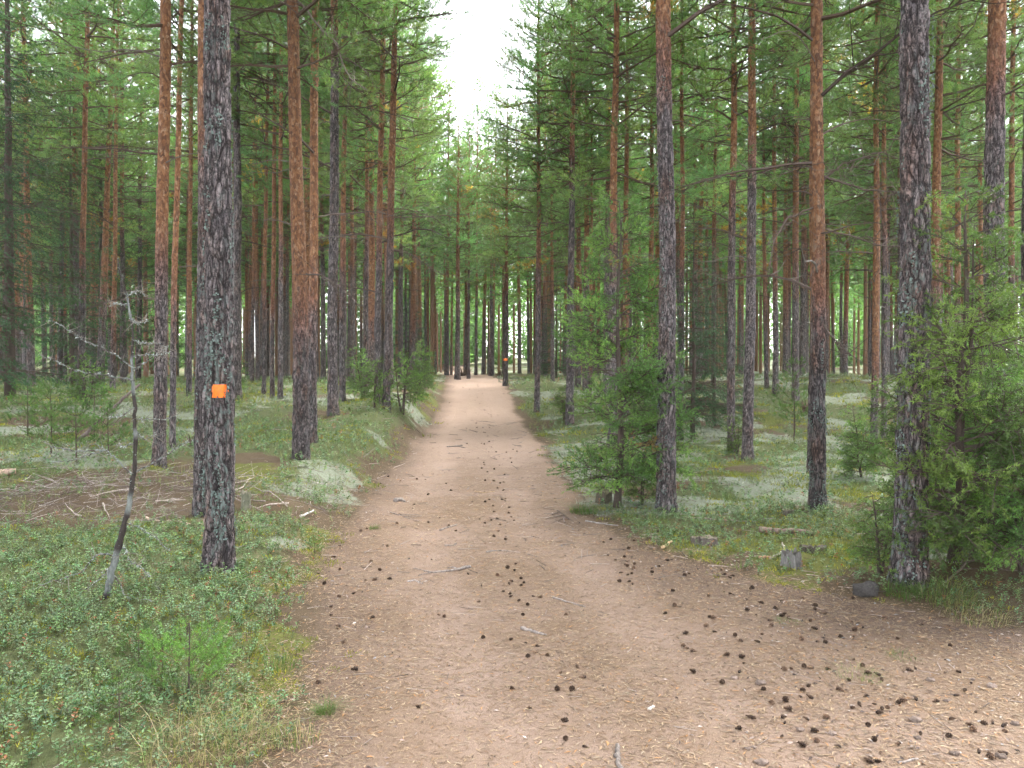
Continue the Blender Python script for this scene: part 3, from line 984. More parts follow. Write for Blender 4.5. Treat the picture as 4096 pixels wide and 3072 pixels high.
def blaze(res, bx, by, w, h, seed, label, smear):
    """a daub of paint brushed onto the bark: it follows every plate and crack of the trunk's own surface"""
    root, p, d, diam, lean, oz, grid, trunk = res
    v, T, Z = grid[4], grid[5], grid[6]
    cpt = at_depth(bx, by, d - diam / 2)
    z0 = cpt[2] - p[2]
    ww = w * DS * d / F_PX; hh = h * DS * d / F_PX
    cx = cpt[0] - p[0] - math.tan(lean) * z0
    front = v[..., 1] < 0
    U = (v[..., 0] - cx) / (ww / 2); V = (v[..., 2] - z0) / (hh / 2)
    n = 0.07 * (vnoise(U * 4 + seed, V * 4, seed) - 0.5) * 2
    k = (np.abs(U) ** 6 + np.abs(V) ** 6) ** (1 / 6) + n
    patch = (k < 1.0)
    if smear:      # thin remains where the brush ran out, both sides
        sm = (np.abs(V) < 0.85) & (np.abs(U) > 1.15) & (np.abs(U) < 2.1) & (vnoise(U * 7 + 3, V * 5 + 9, seed + 4) > 0.70)
        patch = patch | sm
    patch = patch & front
    ny, nx = patch.shape
    idx = np.arange(ny * nx).reshape(ny, nx); nxt = np.roll(idx, -1, 1)
    q = np.stack([idx[:-1], nxt[:-1], nxt[1:], idx[1:]], -1).reshape(-1, 4)
    pf = patch.reshape(-1)
    q = q[pf[q].sum(1) >= 3]
    ctr = np.stack([np.interp(v[..., 2], grid[0], grid[1]), np.interp(v[..., 2], grid[0], grid[2]), v[..., 2]], -1)
    off = v - ctr; rad = np.linalg.norm(off, axis=-1)
    sm = sum(np.roll(np.roll(rad, i, 0), j, 1) for i in (-2, -1, 0, 1, 2) for j in (-2, -1, 0, 1, 2)) / 25
    vv = (ctr + nrm(off) * np.maximum(rad + 0.0015, 0.35 * rad + 0.65 * sm + 0.002)[..., None]).reshape(-1, 3)
    used, inv = np.unique(q, return_inverse=True)
    b = MB(); b.add(vv[used], quad=inv.reshape(-1, 4))
    o = link('paint_mark', b.mesh('paint_mark', [M['paint']], True), trunk)
    o['label'] = label


blaze(HERO[PINES[0][0]], 470, 844, 28, 31, 1, 'orange paint square on the bark', True)
blaze(HERO[PINES[23][0]], 1091, 776, 12, 12, 2, 'small orange paint dot', False)


def bark_lichen(root, diam, lean, n, zmax, seed, col=(0.17, 0.215, 0.195)):
    """leafy lichen scales on the nearest trunks"""
    r = np.random.default_rng(seed)
    m = n * 6
    t = r.uniform(0, 6.283, m); z = r.uniform(0.02, zmax, m)
    k = fbm(t * 1.4, z * 3.0, seed, 3) + 0.10 * np.exp(-z / 1.0)
    keep = np.argsort(-k)[:n]
    t, z = t[keep], z[keep]
    R0 = diam / 2 * (1 - 0.86 * (z / 18) ** 1.15) + diam * 0.15 * np.exp(-z / 0.22)
    out = np.stack([np.cos(t), np.sin(t), np.zeros(n)], -1)
    p = out * (R0 + 0.004)[:, None] + np.array([0, 0, 1.0]) * z[:, None]
    tang = np.stack([-np.sin(t), np.cos(t), np.zeros(n)], -1)
    a = r.uniform(0, 6.28, n)[:, None]
    d = tang * np.cos(a) + np.array([[0, 0, 1.0]]) * np.sin(a) + out * r.uniform(0.1, 0.9, (n, 1))
    b = MB()
    c = np.asarray(col)[None] * r.uniform(0.55, 1.25, (n, 1))
    b.leaves(p, d, r.uniform(0.010, 0.026, n), r.uniform(0.010, 0.022, n), 0, c, r, up=out + r.normal(0, 0.3, (n, 3)))
    o = link('lichen_scales', b.mesh('lichen_scales', [M['lichen']]), root, kind='stuff')
    return o


for kk, n_, zm in ((0, 1500, 4.6), (39, 1000, 4.4), (31, 700, 5.0), (35, 450, 2.2), (42, 450, 4.5), (1, 300, 3.0)):
    res = HERO[PINES[kk][0]]
    bark_lichen(res[7], res[3], res[4], n_, zm, 70 + kk)

# ------------------------------------------------------------------ the stand behind, tree by tree
def clear_of(x, y, dmin, pts):
    return all((x - a) ** 2 + (y - b) ** 2 > dmin ** 2 for a, b in pts)


fr = np.random.default_rng(77)
placed = [tuple(p) for p in hero_xy]
far_specs = []
tries = 0
for q_ in ((-2.35, 50.0), (-1.35, 53.5), (-3.3, 54.5), (-2.2, 59.0), (-0.6, 57.0), (-4.2, 49.5)):
    far_specs.append(q_); placed.append(q_)
while len(far_specs) < 250 and tries < 20000:
    tries += 1
    y = 21 + 47 * fr.uniform() ** 0.85
    x = fr.uniform(-0.74, 0.74) * y
    # open line of the trail
    c = -0.042 * y
    half = 2.7 if y < 44 else 2.3 if y < 58 else 0.0
    if abs(x - c) < half:
        continue
    if y < 26 and abs(x) < 0.66 * y and fr.uniform() < 0.6:
        continue
    if not clear_of(x, y, 1.3, placed):
        continue
    placed.append((x, y)); far_specs.append((x, y))
ANCHOR = {0: 'orange-marked pine', 3: 'straight reddish-brown pine', 5: 'close pair of orange pines', 7: 'dark grey-barked pine', 9: 'dark red-brown trailside pine',
          12: 'tall orange pine at far left', 14: 'orange pine behind the dead sapling', 21: 'stout trail-head pine', 23: 'dot-marked pine', 26: 'pine with bowed branches',
          28: 'reddish pine behind the big juniper', 31: 'thick grey-brown pine', 34: 'two brown pines on the slope', 35: 'straight bright orange pine',
          37: 'slim orange pine on the right', 39: 'thick furrowed foreground pine', 42: 'tall reddish-grey pine', 46: 'blue-grey pine on the mound'}
anc = [(i, 512 + F_PX * hero_xy[i][0] / hero_xy[i][1]) for i in ANCHOR]
near_lab = {}
byside = {}
for k, (x, y) in enumerate(far_specs):
    if y < 45:
        sx = 512 + F_PX * x / y
        i, ax = min(anc, key=lambda t: abs(t[1] - sx))
        byside.setdefault((i, 'left' if sx < ax else 'right'), []).append((abs(sx - ax), k))
ORD = ['first', 'second', 'third', 'fourth', 'fifth', 'sixth', 'seventh', 'eighth', 'ninth', 'tenth', 'eleventh', 'twelfth']
for (i, side), lst in byside.items():
    for n_, (_, k) in enumerate(sorted(lst)):
        if n_ < 8:
            near_lab[k] = '%s background pine to the %s of the %s' % (ORD[min(n_, 11)], side, ANCHOR[i])
for k, (x, y) in enumerate(far_specs):
    right = x > -0.042 * y
    if y > 44 and abs(x + 0.042 * y) < 6:
        lab, grp = 'distant pine closing the view beyond the head of the trail', 'pines beyond the trail head'
    elif right:
        lab, grp = ('slim background pine in the stand right of the trail, nearer rows', 'nearer background pines on the right') if y < 45 else \
                   ('slim distant pine deep in the stand right of the trail', 'distant pines on the right')
    else:
        lab, grp = ('slim background pine in the stand left of the trail, nearer rows', 'nearer background pines on the left') if y < 45 else \
                   ('slim distant pine deep in the stand left of the trail', 'distant pines on the left')
    lab = near_lab.get(k, lab)
    s = fr.uniform(0.88, 1.12)
    root = empty('pine_tree', (x, y, hz(x, y)), lab, 'pine tree', grp, (fr.normal(0, 0.012), fr.normal(0, 0.012), fr.uniform(0, 6.28)), s)
    w = fr.uniform(0.75, 1.25)
    t = link('trunk', TRUNK_FAR[fr.integers(6)], root); t.scale = (w, w, 1)
    cl = CROWNS_FAR if y > 48 else CROWNS_MID
    c = link('crown', cl[fr.integers(len(cl))], root); c.rotation_euler = (0, 0, fr.uniform(0, 6.28))
    c.scale = (1, 1, 1)
    if y < 48:
        add_branches(root, fr, 8 if y < 36 else 4, 2.6, 7.5, 0.12 * w, 18.0, 0.75)


# ------------------------------------------------------------------ farther wood that reads as one mass
def far_wood():
    r = np.random.default_rng(5)
    def one(seed, zlow):
        g = np.random.default_rng(seed); b = MB()
        b.tube([(0, 0, -0.5), (0, 0, 5), (0.05, 0, 11), (0, 0, 17.5)], [0.13, 0.11, 0.08, 0.02], 6, 0, (0.23, 0.13, 0.085), cap=False)
        low = zlow < 2
        m = 1500 if low else 900
        z = zlow + (17.5 - zlow) * g.beta(0.72 if low else 0.95, 1.15 if low else 1.0, m); u = (z - zlow) / (17.5 - zlow)
        L = np.where(u < .35, 1.4 + 1.4 * u, 1.95 * (1 - (np.clip(u - .35, 0, 1) / .65) ** 1.3) + .15) * np.sqrt(g.uniform(0.05, 1, m))
        az = g.integers(0, 40, m) * 0.157 + g.normal(0, 0.15, m)
        p = np.stack([np.cos(az) * L, np.sin(az) * L, z + 0.25 * L], -1)
        d = np.stack([np.cos(az), np.sin(az), g.uniform(0, 1.2, m)], -1) + g.normal(0, 0.6, (m, 3))
        c = np.array([[0.115, 0.188, 0.086]]) * g.uniform(0.6, 1.4, (m, 1))
        b.blades(p, d, g.uniform(0.3, 0.6, m) * (1.5 if low else 1), g.uniform(0.11, 0.22, m) * (1.5 if low else 1), 1, c, g)
        return b
    protos = [one(900 + i, 0.3) for i in range(3)] + [one(910 + i, 6.5) for i in range(3)]
    B = MB()
    k = 0
    while k < 380:
        tall = k % 9 < 5
        y = (48 + 42 * r.uniform()) if tall else (84 + 50 * r.uniform()); x = r.uniform(-0.78, 0.78) * y
        pr = protos[3 + k % 3] if tall else protos[k % 3]
        if tall and y < 64 and abs(x + 0.042 * y) < 3:
            k += 1
            continue
        a = r.uniform(0, 6.28); ca, sa = math.cos(a), math.sin(a); s = r.uniform(0.85, 1.15)
        off = np.array([x, y, hz(x, y)])
        base = B.n
        for vv, cc in zip(pr.v, pr.c):
            w = vv * s
            B.v.append(np.stack([w[:, 0] * ca - w[:, 1] * sa, w[:, 0] * sa + w[:, 1] * ca, w[:, 2]], -1) + off); B.c.append(cc); B.n += len(vv)
        for t, tm in zip(pr.t, pr.tm):
            B.t.append(t + base); B.tm.append(tm)
        for q, qm in zip(pr.q, pr.qm):
            B.q.append(q + base); B.qm.append(qm)
        k += 1
    link('far_forest', B.mesh('far_forest', [M['twig'], M['needle']]), kind='stuff', label='far pine forest closing the background', cat='forest')


far_wood()


# ------------------------------------------------------------------ spruces
def spruce_parts(seed, H, Lmax, col=(0.032, 0.070, 0.030), zb=0.3, gap=0.28, trunk_r=0.09, sparse=1.0, droop=0.35):
    g = Grow(seed); r = g.r
    z = zb
    while z < H - 0.1:
        u = z / H
        L0 = Lmax * (1 - u) ** 0.8 + 0.06
        nb = r.integers(4, 6)
        a0 = r.uniform(0, 6.28)
        for k in range(nb):
            if r.uniform() > sparse:
                continue
            az = a0 + k * 6.283 / nb + r.normal(0, 0.2)
            L = L0 * r.uniform(0.75, 1.15)
            e0 = 0.15 - 0.45 * (1 - u) + r.normal(0, 0.08) if H > 1.5 else 0.35 + r.normal(0, 0.1)
            cc = np.asarray(col) * r.uniform(0.75, 1.3)
            sc = 1.0 if H > 1.5 else H / 1.2
            g.branch((0, 0, z), az, e0, e0 + 0.35, L, 0.004 + 0.006 * L if H > 1 else 0.0016, (0.07, 0.05, 0.04) if H > 1 else (0.13, 0.12, 0.05), side_gap=0.045 if 1 < H < 8 else 0.11 if H > 8 else 0.016, side_from=0.12, side_ratio=0.42,
                     side_ang=0.8, shoot_gap=0.05 if 1 < H < 8 else 0.09 if H > 8 else 0.018, shoot_len=0.09 if 1 < H < 8 else 0.16 if H > 8 else 0.03, shoot_up=0.05, col=cc, flat=0.12, droop=droop)
        z += gap * r.uniform(0.8, 1.2)
    g.branch((0, 0, H - 0.3 * min(1, H / 2)), 0, 1.5, 1.55, 0.3 * min(1, H / 2), 0.004, (0.07, 0.05, 0.04), side_gap=0.06, side_ratio=0.2, shoot_len=0.05, col=col)
    g.needles(*((10, 0.030, 0.0075) if 1 < H < 8 else (9, 0.055, 0.018) if H > 8 else (12, 0.016, 0.0027)), 0.9)
    crown = g.b.mesh('spruce_crown', [M['twig'], M['spruce']])
    b = MB()
    zz = np.linspace(-0.1, H, 14)
    b.tube(np.stack([0.01 * np.sin(zz * 3), 0.01 * np.cos(zz * 2), zz], -1), trunk_r * (1 - 0.95 * np.clip(zz / H, 0, 1)) + 0.002, 10, 0, (0.075, 0.056, 0.047))
    trunk = b.mesh('spruce_trunk', [M['twig']], True)
    return trunk, crown


def put_tree(name, parts, p, label, cat, group=None, rotz=0.0, scale=1.0, lean=0.0):
    root = empty(name, p, label, cat, group, (0, lean, rotz), scale)
    link('trunk', parts[0], root); link('crown', parts[1], root)
    return root


sp_tall = [spruce_parts(401, 15, 2.6, col=(0.045, 0.105, 0.036), trunk_r=0.13, zb=1.4, gap=0.42, sparse=0.85), spruce_parts(402, 13, 2.2, trunk_r=0.11, zb=1.0, gap=0.40, sparse=0.8)]
sp_small = spruce_parts(403, 4.6, 1.15, trunk_r=0.05, zb=0.5, gap=0.2, sparse=0.9, col=(0.035, 0.085, 0.034))
p = on_ground(22, 862); put_tree('spruce_tree', sp_tall[0], p, 'tall dark drooping spruce at the left edge of the picture', 'spruce tree', None, 0.4)
for j, (dx, yy, lab) in enumerate([(150, 27, 'dark spruce in the shade between the far left pines'), (215, 31, 'shaded spruce behind the tall orange pine at far left'),
                                   (-60, 17, 'dark spruce just outside the left edge, its boughs reaching in'), (335, 36, 'dark spruce deep in the stand behind the reddish-brown pine')]):
    x = ray(dx * DS, 0)[0] * yy
    put_tree('spruce_tree', sp_tall[(j + 1) % 2], (x, yy, hz(x, yy)), lab, 'spruce tree', None, j * 1.3, 0.85 + 0.1 * (j % 3))
p = on_ground(884, 815); put_tree('spruce_tree', sp_small, p, 'young spruce by the left bank below the trail head', 'spruce tree', None, 0.3, 1.25)
x = ray(1500 * DS, 0)[0] * 17.5; put_tree('spruce_tree', sp_small, (x, 17.5, hz(x, 17.5)), 'young drooping spruce behind the thick grey-brown pine', 'spruce tree', None, 2.0, 1.12)
x = ray(1545 * DS, 0)[0] * 19.5; put_tree('spruce_tree', sp_small, (x, 19.5, hz(x, 19.5)), 'second young spruce right behind the drooping one, beside the two brown pines', 'spruce tree', None, 4.0, 0.95)
for k in range(11):
    yy = 34 + 40 * fr.uniform(); x = fr.uniform(-0.7, 0.7) * yy
    if abs(x + 0.042 * yy) < 2.8:
        continue
    side = 'left' if x < -0.042 * yy else 'right'
    put_tree('young_spruce', sp_small, (x, yy, hz(x, yy)), 'young green spruce far back between the trunks on the ' + side, 'spruce tree', 'far young spruces on the ' + side, fr.uniform(0, 6), fr.uniform(0.9, 1.5))
sap = spruce_parts(404, 0.38, 0.175, trunk_r=0.004, zb=0.04, gap=0.078, col=(0.120, 0.215, 0.042), droop=-0.15, sparse=0.85)
p = on_ground(405, 1516); put_tree('spruce_sapling', sap, p, 'small bright green spruce seedling in the left foreground', 'spruce seedling')


# ------------------------------------------------------------------ junipers
def juniper_parts(seed, H, Wd, stems=1, col=(0.085, 0.155, 0.042), zb=0.35, n=46, bare=0.15, tip_col=(0.145, 0.235, 0.055), spread=0.35):
    g = Grow(seed); r = g.r
    tb = MB()
    for s in range(stems):
        a = r.uniform(0, 6.28); l = r.uniform(0.05, spread) if stems > 1 else 0.05
        hh = H * (1 if s == 0 else r.uniform(0.6, 0.92))
        z = np.linspace(-0.1, hh, 16)
        off = np.stack([np.cos(a) * l * z / 1.6 + 0.03 * np.sin(z * 4 + s), np.sin(a) * l * z / 1.6 + 0.03 * np.cos(z * 3 + s), z], -1)
        tb.tube(off, np.interp(z, [-0.1, 0, hh], [0.05, 0.042, 0.006]) * (H / 3) ** 0.5 * (1 if s == 0 else 0.75), 8, 0, (0.080, 0.062, 0.052))
        nb = int(n * (1 if s == 0 else 0.65))
        for k in range(nb):
            zz = zb + (hh - zb) * ((k + r.uniform(0, 1)) / nb) ** 1.35
            u = zz / hh
            L = Wd * (0.50 + 0.5 * math.sin(min(1, u * 1.5) * 1.57)) * (1 - u ** 1.7 * 0.83) * r.uniform(0.45, 1.15)
            st = np.array([np.interp(zz, z, off[:, 0]), np.interp(zz, z, off[:, 1]), zz])
            isb = r.uniform() < bare * (1.6 - 1.6 * u)
            cc = np.asarray(col if r.uniform() < 0.6 else tip_col) * r.uniform(0.75, 1.25)
            if r.uniform() < 0.012:
                cc = np.array([0.20, 0.12, 0.05])
            ea = -0.35 * max(0.0, 1 - u / 0.35)
            g.branch(st, r.uniform(0, 6.283), r.uniform(0.0, 0.7) + ea, r.uniform(-0.25, 0.75) + ea, L * (1 - ea), 0.005 + 0.008 * L, (0.085, 0.065, 0.055), side_gap=0.030, side_from=0.22,
                     side_ratio=0.5, side_ang=0.75, shoot_gap=0.034, shoot_len=0.075, shoot_up=0.1, shoot_from=0.1, col=cc, flat=0.45, bare=isb,
                     keep=0.35 if isb else 0.9, droop=r.uniform(-0.1, 0.5))
    g.needles(12, 0.030, 0.0075, 1.0)
    return tb.mesh('juniper_trunk', [M['twig']], True), g.b.mesh('juniper_crown', [M['twig'], M['juniper']])


jA = juniper_parts(411, 3.7, 1.05, 1, n=108, zb=0.3, bare=0.12)
p = on_ground(1338, 1096); put_tree('juniper_tree', jA, p, 'big ragged juniper at the right edge of the trail', 'juniper', None, 1.0, 1.0, 0.012)
jB = juniper_parts(412, 2.7, 0.85, 2, n=60, zb=0.2, bare=0.25)
jC = juniper_parts(413, 2.1, 0.85, 2, n=52, zb=0.12, bare=0.25)
jS = juniper_parts(414, 1.0, 0.42, 2, n=18, zb=0.15, bare=0.1, col=(0.085, 0.15, 0.035), spread=0.5)
for k, (dx, dy, parts, sc, rz, lab) in enumerate([
        (2062, 1215, jB, 1.0, 0.0, 'ragged juniper right behind the thick furrowed foreground pine'),
        (2180, 1190, jC, 1.1, 1.3, 'juniper at the right edge of the picture, below the tall reddish-grey pine'),
        (2120, 1140, jB, 0.9, 2.9, 'juniper in the middle of the right thicket, behind the front two'),
        (2020, 1180, jC, 0.8, 4.1, 'low juniper peeping out behind the furrowed foreground pine on its right'),
        (2215, 1240, jC, 0.75, 2.2, 'lowest juniper in the right corner above the grassy bank'),
        (1905, 1240, jS, 0.62, 0.7, 'small juniper bush left of the furrowed foreground pine foot'),
        (1860, 1030, jC, 0.5, 3.0, 'small light green juniper left of the furrowed foreground pine, behind'),
        (783, 862, jS, 1.35, 0.4, 'left one of the juniper saplings before the pines left of the trail'),
        (812, 880, jS, 1.1, 2.2, 'middle juniper sapling before the pines left of the trail'),
        (868, 890, jS, 1.5, 4.0, 'spreading juniper sapling at the top of the left bank'),
        (905, 850, jC, 0.75, 5.0, 'rounded juniper bush on the left bank near the trail head'),
        (1390, 1090, jS, 0.62, 1.5, 'low juniper between the big juniper and the thick grey-brown pine'),
        (1220, 905, jS, 1.0, 2.5, 'juniper sapling in front of the bowed-branch pine'),
        (1590, 985, jS, 0.8, 5.5, 'thin juniper in front of the two brown pines'),
        (190, 880, jS, 1.2, 1.1, 'low juniper in the undergrowth at the foot of the tall orange pine, far left'),
        (510, 845, jS, 0.9, 3.3, 'juniper bush behind the thin pines right of the orange-marked pine')]):
    p = on_ground(dx, dy)
    put_tree('juniper_bush', parts, p, lab, 'juniper', None, rz, sc)


def bowed_branch(idx, pts, r0, seed, pale=0.12, dd=0.0):
    """a long bare branch of a measured pine, drawn from the photo at the tree's own distance"""
    res = HERO[PINES[idx][0]]; root, p, d = res[0], res[1], res[2]
    r = np.random.default_rng(seed)
    inv = (Matrix.Translation(Vector(p)) @ Matrix.Rotation(res[4], 4, 'Y')).inverted()
    m = len(pts)
    g = np.array([inv @ Vector(at_depth(x, y, d + dd * i / (m - 1))) for i, (x, y) in enumerate(pts)])
    f = np.linspace(0, m - 1, 5 * m); q = np.stack([np.interp(f, np.arange(m), g[:, k]) for k in range(3)], -1)
    q[1:] += np.cumsum(r.normal(0, 0.006, (len(q) - 1, 3)), 0)
    b = MB(); tone = twig_tone(r, pale)
    b.tube(q, np.linspace(r0, r0 * 0.3, len(q)), 5, 0, tone)
    k = r.integers(3, len(q), 26); L = r.uniform(0.1, 0.5, (26, 1)); dv = r.normal(0, 1, (26, 3)); dv[:, 2] -= 0.5
    e = q[k] + nrm(dv) * L
    b.segs(q[k], e, 0.006, 0.002, 3, 0, tone); b.segs(e, e + nrm(dv + r.normal(0, 0.6, (26, 3))) * L * 0.6, 0.003, 0.0015, 3, 0, tone)
    link('bare_branch', b.mesh('bowed_branch', [M['twig']]), root)


for i, (idx, pts, r0, pale, dd) in enumerate([
        (26, [(1235, 318), (1205, 306), (1160, 302), (1080, 304)], 0.022, 0.15, -0.4), (26, [(1235, 342), (1270, 322), (1330, 310), (1395, 308), (1425, 318)], 0.024, 0.15, -0.5),
        (26, [(1232, 374), (1200, 373), (1170, 386), (1140, 404)], 0.016, 0.12, 0.3), (26, [(1232, 486), (1200, 480), (1150, 486), (1110, 492)], 0.014, 0.12, 0.4),
        (28, [(1330, 218), (1300, 212), (1240, 216), (1180, 214)], 0.018, 0.05, 0.3), (28, [(1331, 145), (1360, 130), (1400, 122), (1440, 118)], 0.018, 0.12, 0.4),
        (28, [(1328, 92), (1300, 78), (1260, 80), (1210, 86)], 0.016, 0.1, -0.3), (5, [(640, 0), (662, 22), (700, 74), (728, 100), (745, 148), (765, 175), (790, 192)], 0.017, 0.2, -0.8),
        (5, [(648, 588), (690, 588), (730, 616), (778, 654)], 0.014, 0.12, -0.4), (6, [(688, 468), (740, 463), (800, 458), (860, 466)], 0.013, 0.05, 0.5),
        (35, [(1772, 382), (1815, 395), (1870, 416), (1945, 420)], 0.018, 0.05, -0.3), (35, [(1757, 360), (1720, 362), (1680, 366), (1640, 372)], 0.014, 0.03, 0.3),
        (35, [(1757, 448), (1700, 470), (1676, 520), (1660, 590)], 0.013, 0.0, -0.3), (35, [(1772, 395), (1820, 352), (1870, 340), (1920, 325)], 0.014, 0.03, -0.3),
        (35, [(1775, 690), (1795, 720), (1815, 740), (1835, 765)], 0.011, 0.0, -0.3), (35, [(1775, 495), (1840, 510), (1890, 530), (1940, 532)], 0.013, 0.03, 0.3),
        (34, [(1612, 380), (1570, 382), (1520, 400), (1480, 420)], 0.014, 0.03, -0.3), (34, [(1630, 290), (1670, 270), (1710, 262), (1745, 250)], 0.016, 0.05, -0.4),
        (9, [(846, 470), (890, 468), (950, 465), (1010, 462)], 0.015, 0.03, -0.3), (9, [(846, 538), (880, 548), (920, 575), (960, 600)], 0.013, 0.05, 0.4),
        (7, [(722, 230), (770, 228), (830, 240), (900, 262)], 0.016, 0.02, 0.4)]):
    bowed_branch(idx, pts, r0, 3000 + i, pale, dd)

# ------------------------------------------------------------------ young pines
def young_pine(seed, H, col=(0.075, 0.135, 0.045)):
    g = Grow(seed); r = g.r
    z = 0.2 * H
    while z < H * 0.97:
        for k in range(4):
            az = k * 1.57 + r.normal(0, 0.3)
            L = (1 - z / H) * 0.45 * H ** 0.6 * r.uniform(0.6, 1.1) + 0.06
            g.branch((0, 0, z), az, 0.3, 0.7, L, 0.004, (0.09, 0.065, 0.05), side_gap=0.07, side_ratio=0.4, shoot_len=0.10, shoot_gap=0.06, col=np.asarray(col) * r.uniform(.8, 1.2))
        z += 0.17 * H ** 0.5 * r.uniform(0.8, 1.2)
    g.needles(18, 0.055, 0.0065, 0.7)
    b = MB(); zz = np.linspace(-0.05, H, 8)
    b.tube(np.stack([0.015 * np.sin(zz * 3), 0 * zz, zz], -1), np.linspace(0.008 + 0.006 * H, 0.003, 8), 6, 0, (0.085, 0.062, 0.05))
    return b.mesh('young_pine_trunk', [M['twig']]), g.b.mesh('young_pine_crown', [M['twig'], M['needle']])


yp = [young_pine(421, 1.3), young_pine(422, 0.8), young_pine(423, 1.9)]
for k, (dx, dy, i, s, lab) in enumerate([
        (1715, 955, 2, 1.0, 'thin young pine standing on the green slope right of centre'),
        (110, 985, 0, 0.8, 'leftmost young pine in the undergrowth behind the brush'),
        (165, 1000, 1, 1.0, 'young pine in the undergrowth, second from the left behind the brush'),
        (205, 955, 0, 0.7, 'young pine in the undergrowth left of the dead sapling'),
        (235, 985, 1, 0.9, 'low young pine just left of the dead sapling, behind it'),
        (60, 950, 1, 1.1, 'young pine by the left picture edge behind the brush'),
        (1868, 1000, 1, 0.8, 'young pine seedling before the slim orange pine on the right'),
        (350, 1490, 1, 0.30, 'tiny pine seedling left of the bright spruce seedling'),
        (300, 1440, 1, 0.28, 'tiny pine seedling farther left in the foreground lingonberry'),
        (260, 1580, 1, 0.32, 'tiny pine seedling near the lower left corner'),
        (680, 1200, 1, 0.2, 'tiny pine seedling at the left trail edge')]):
    put_tree('young_pine', yp[i], on_ground(dx, dy), lab, 'young pine', None, k * 1.1, s)


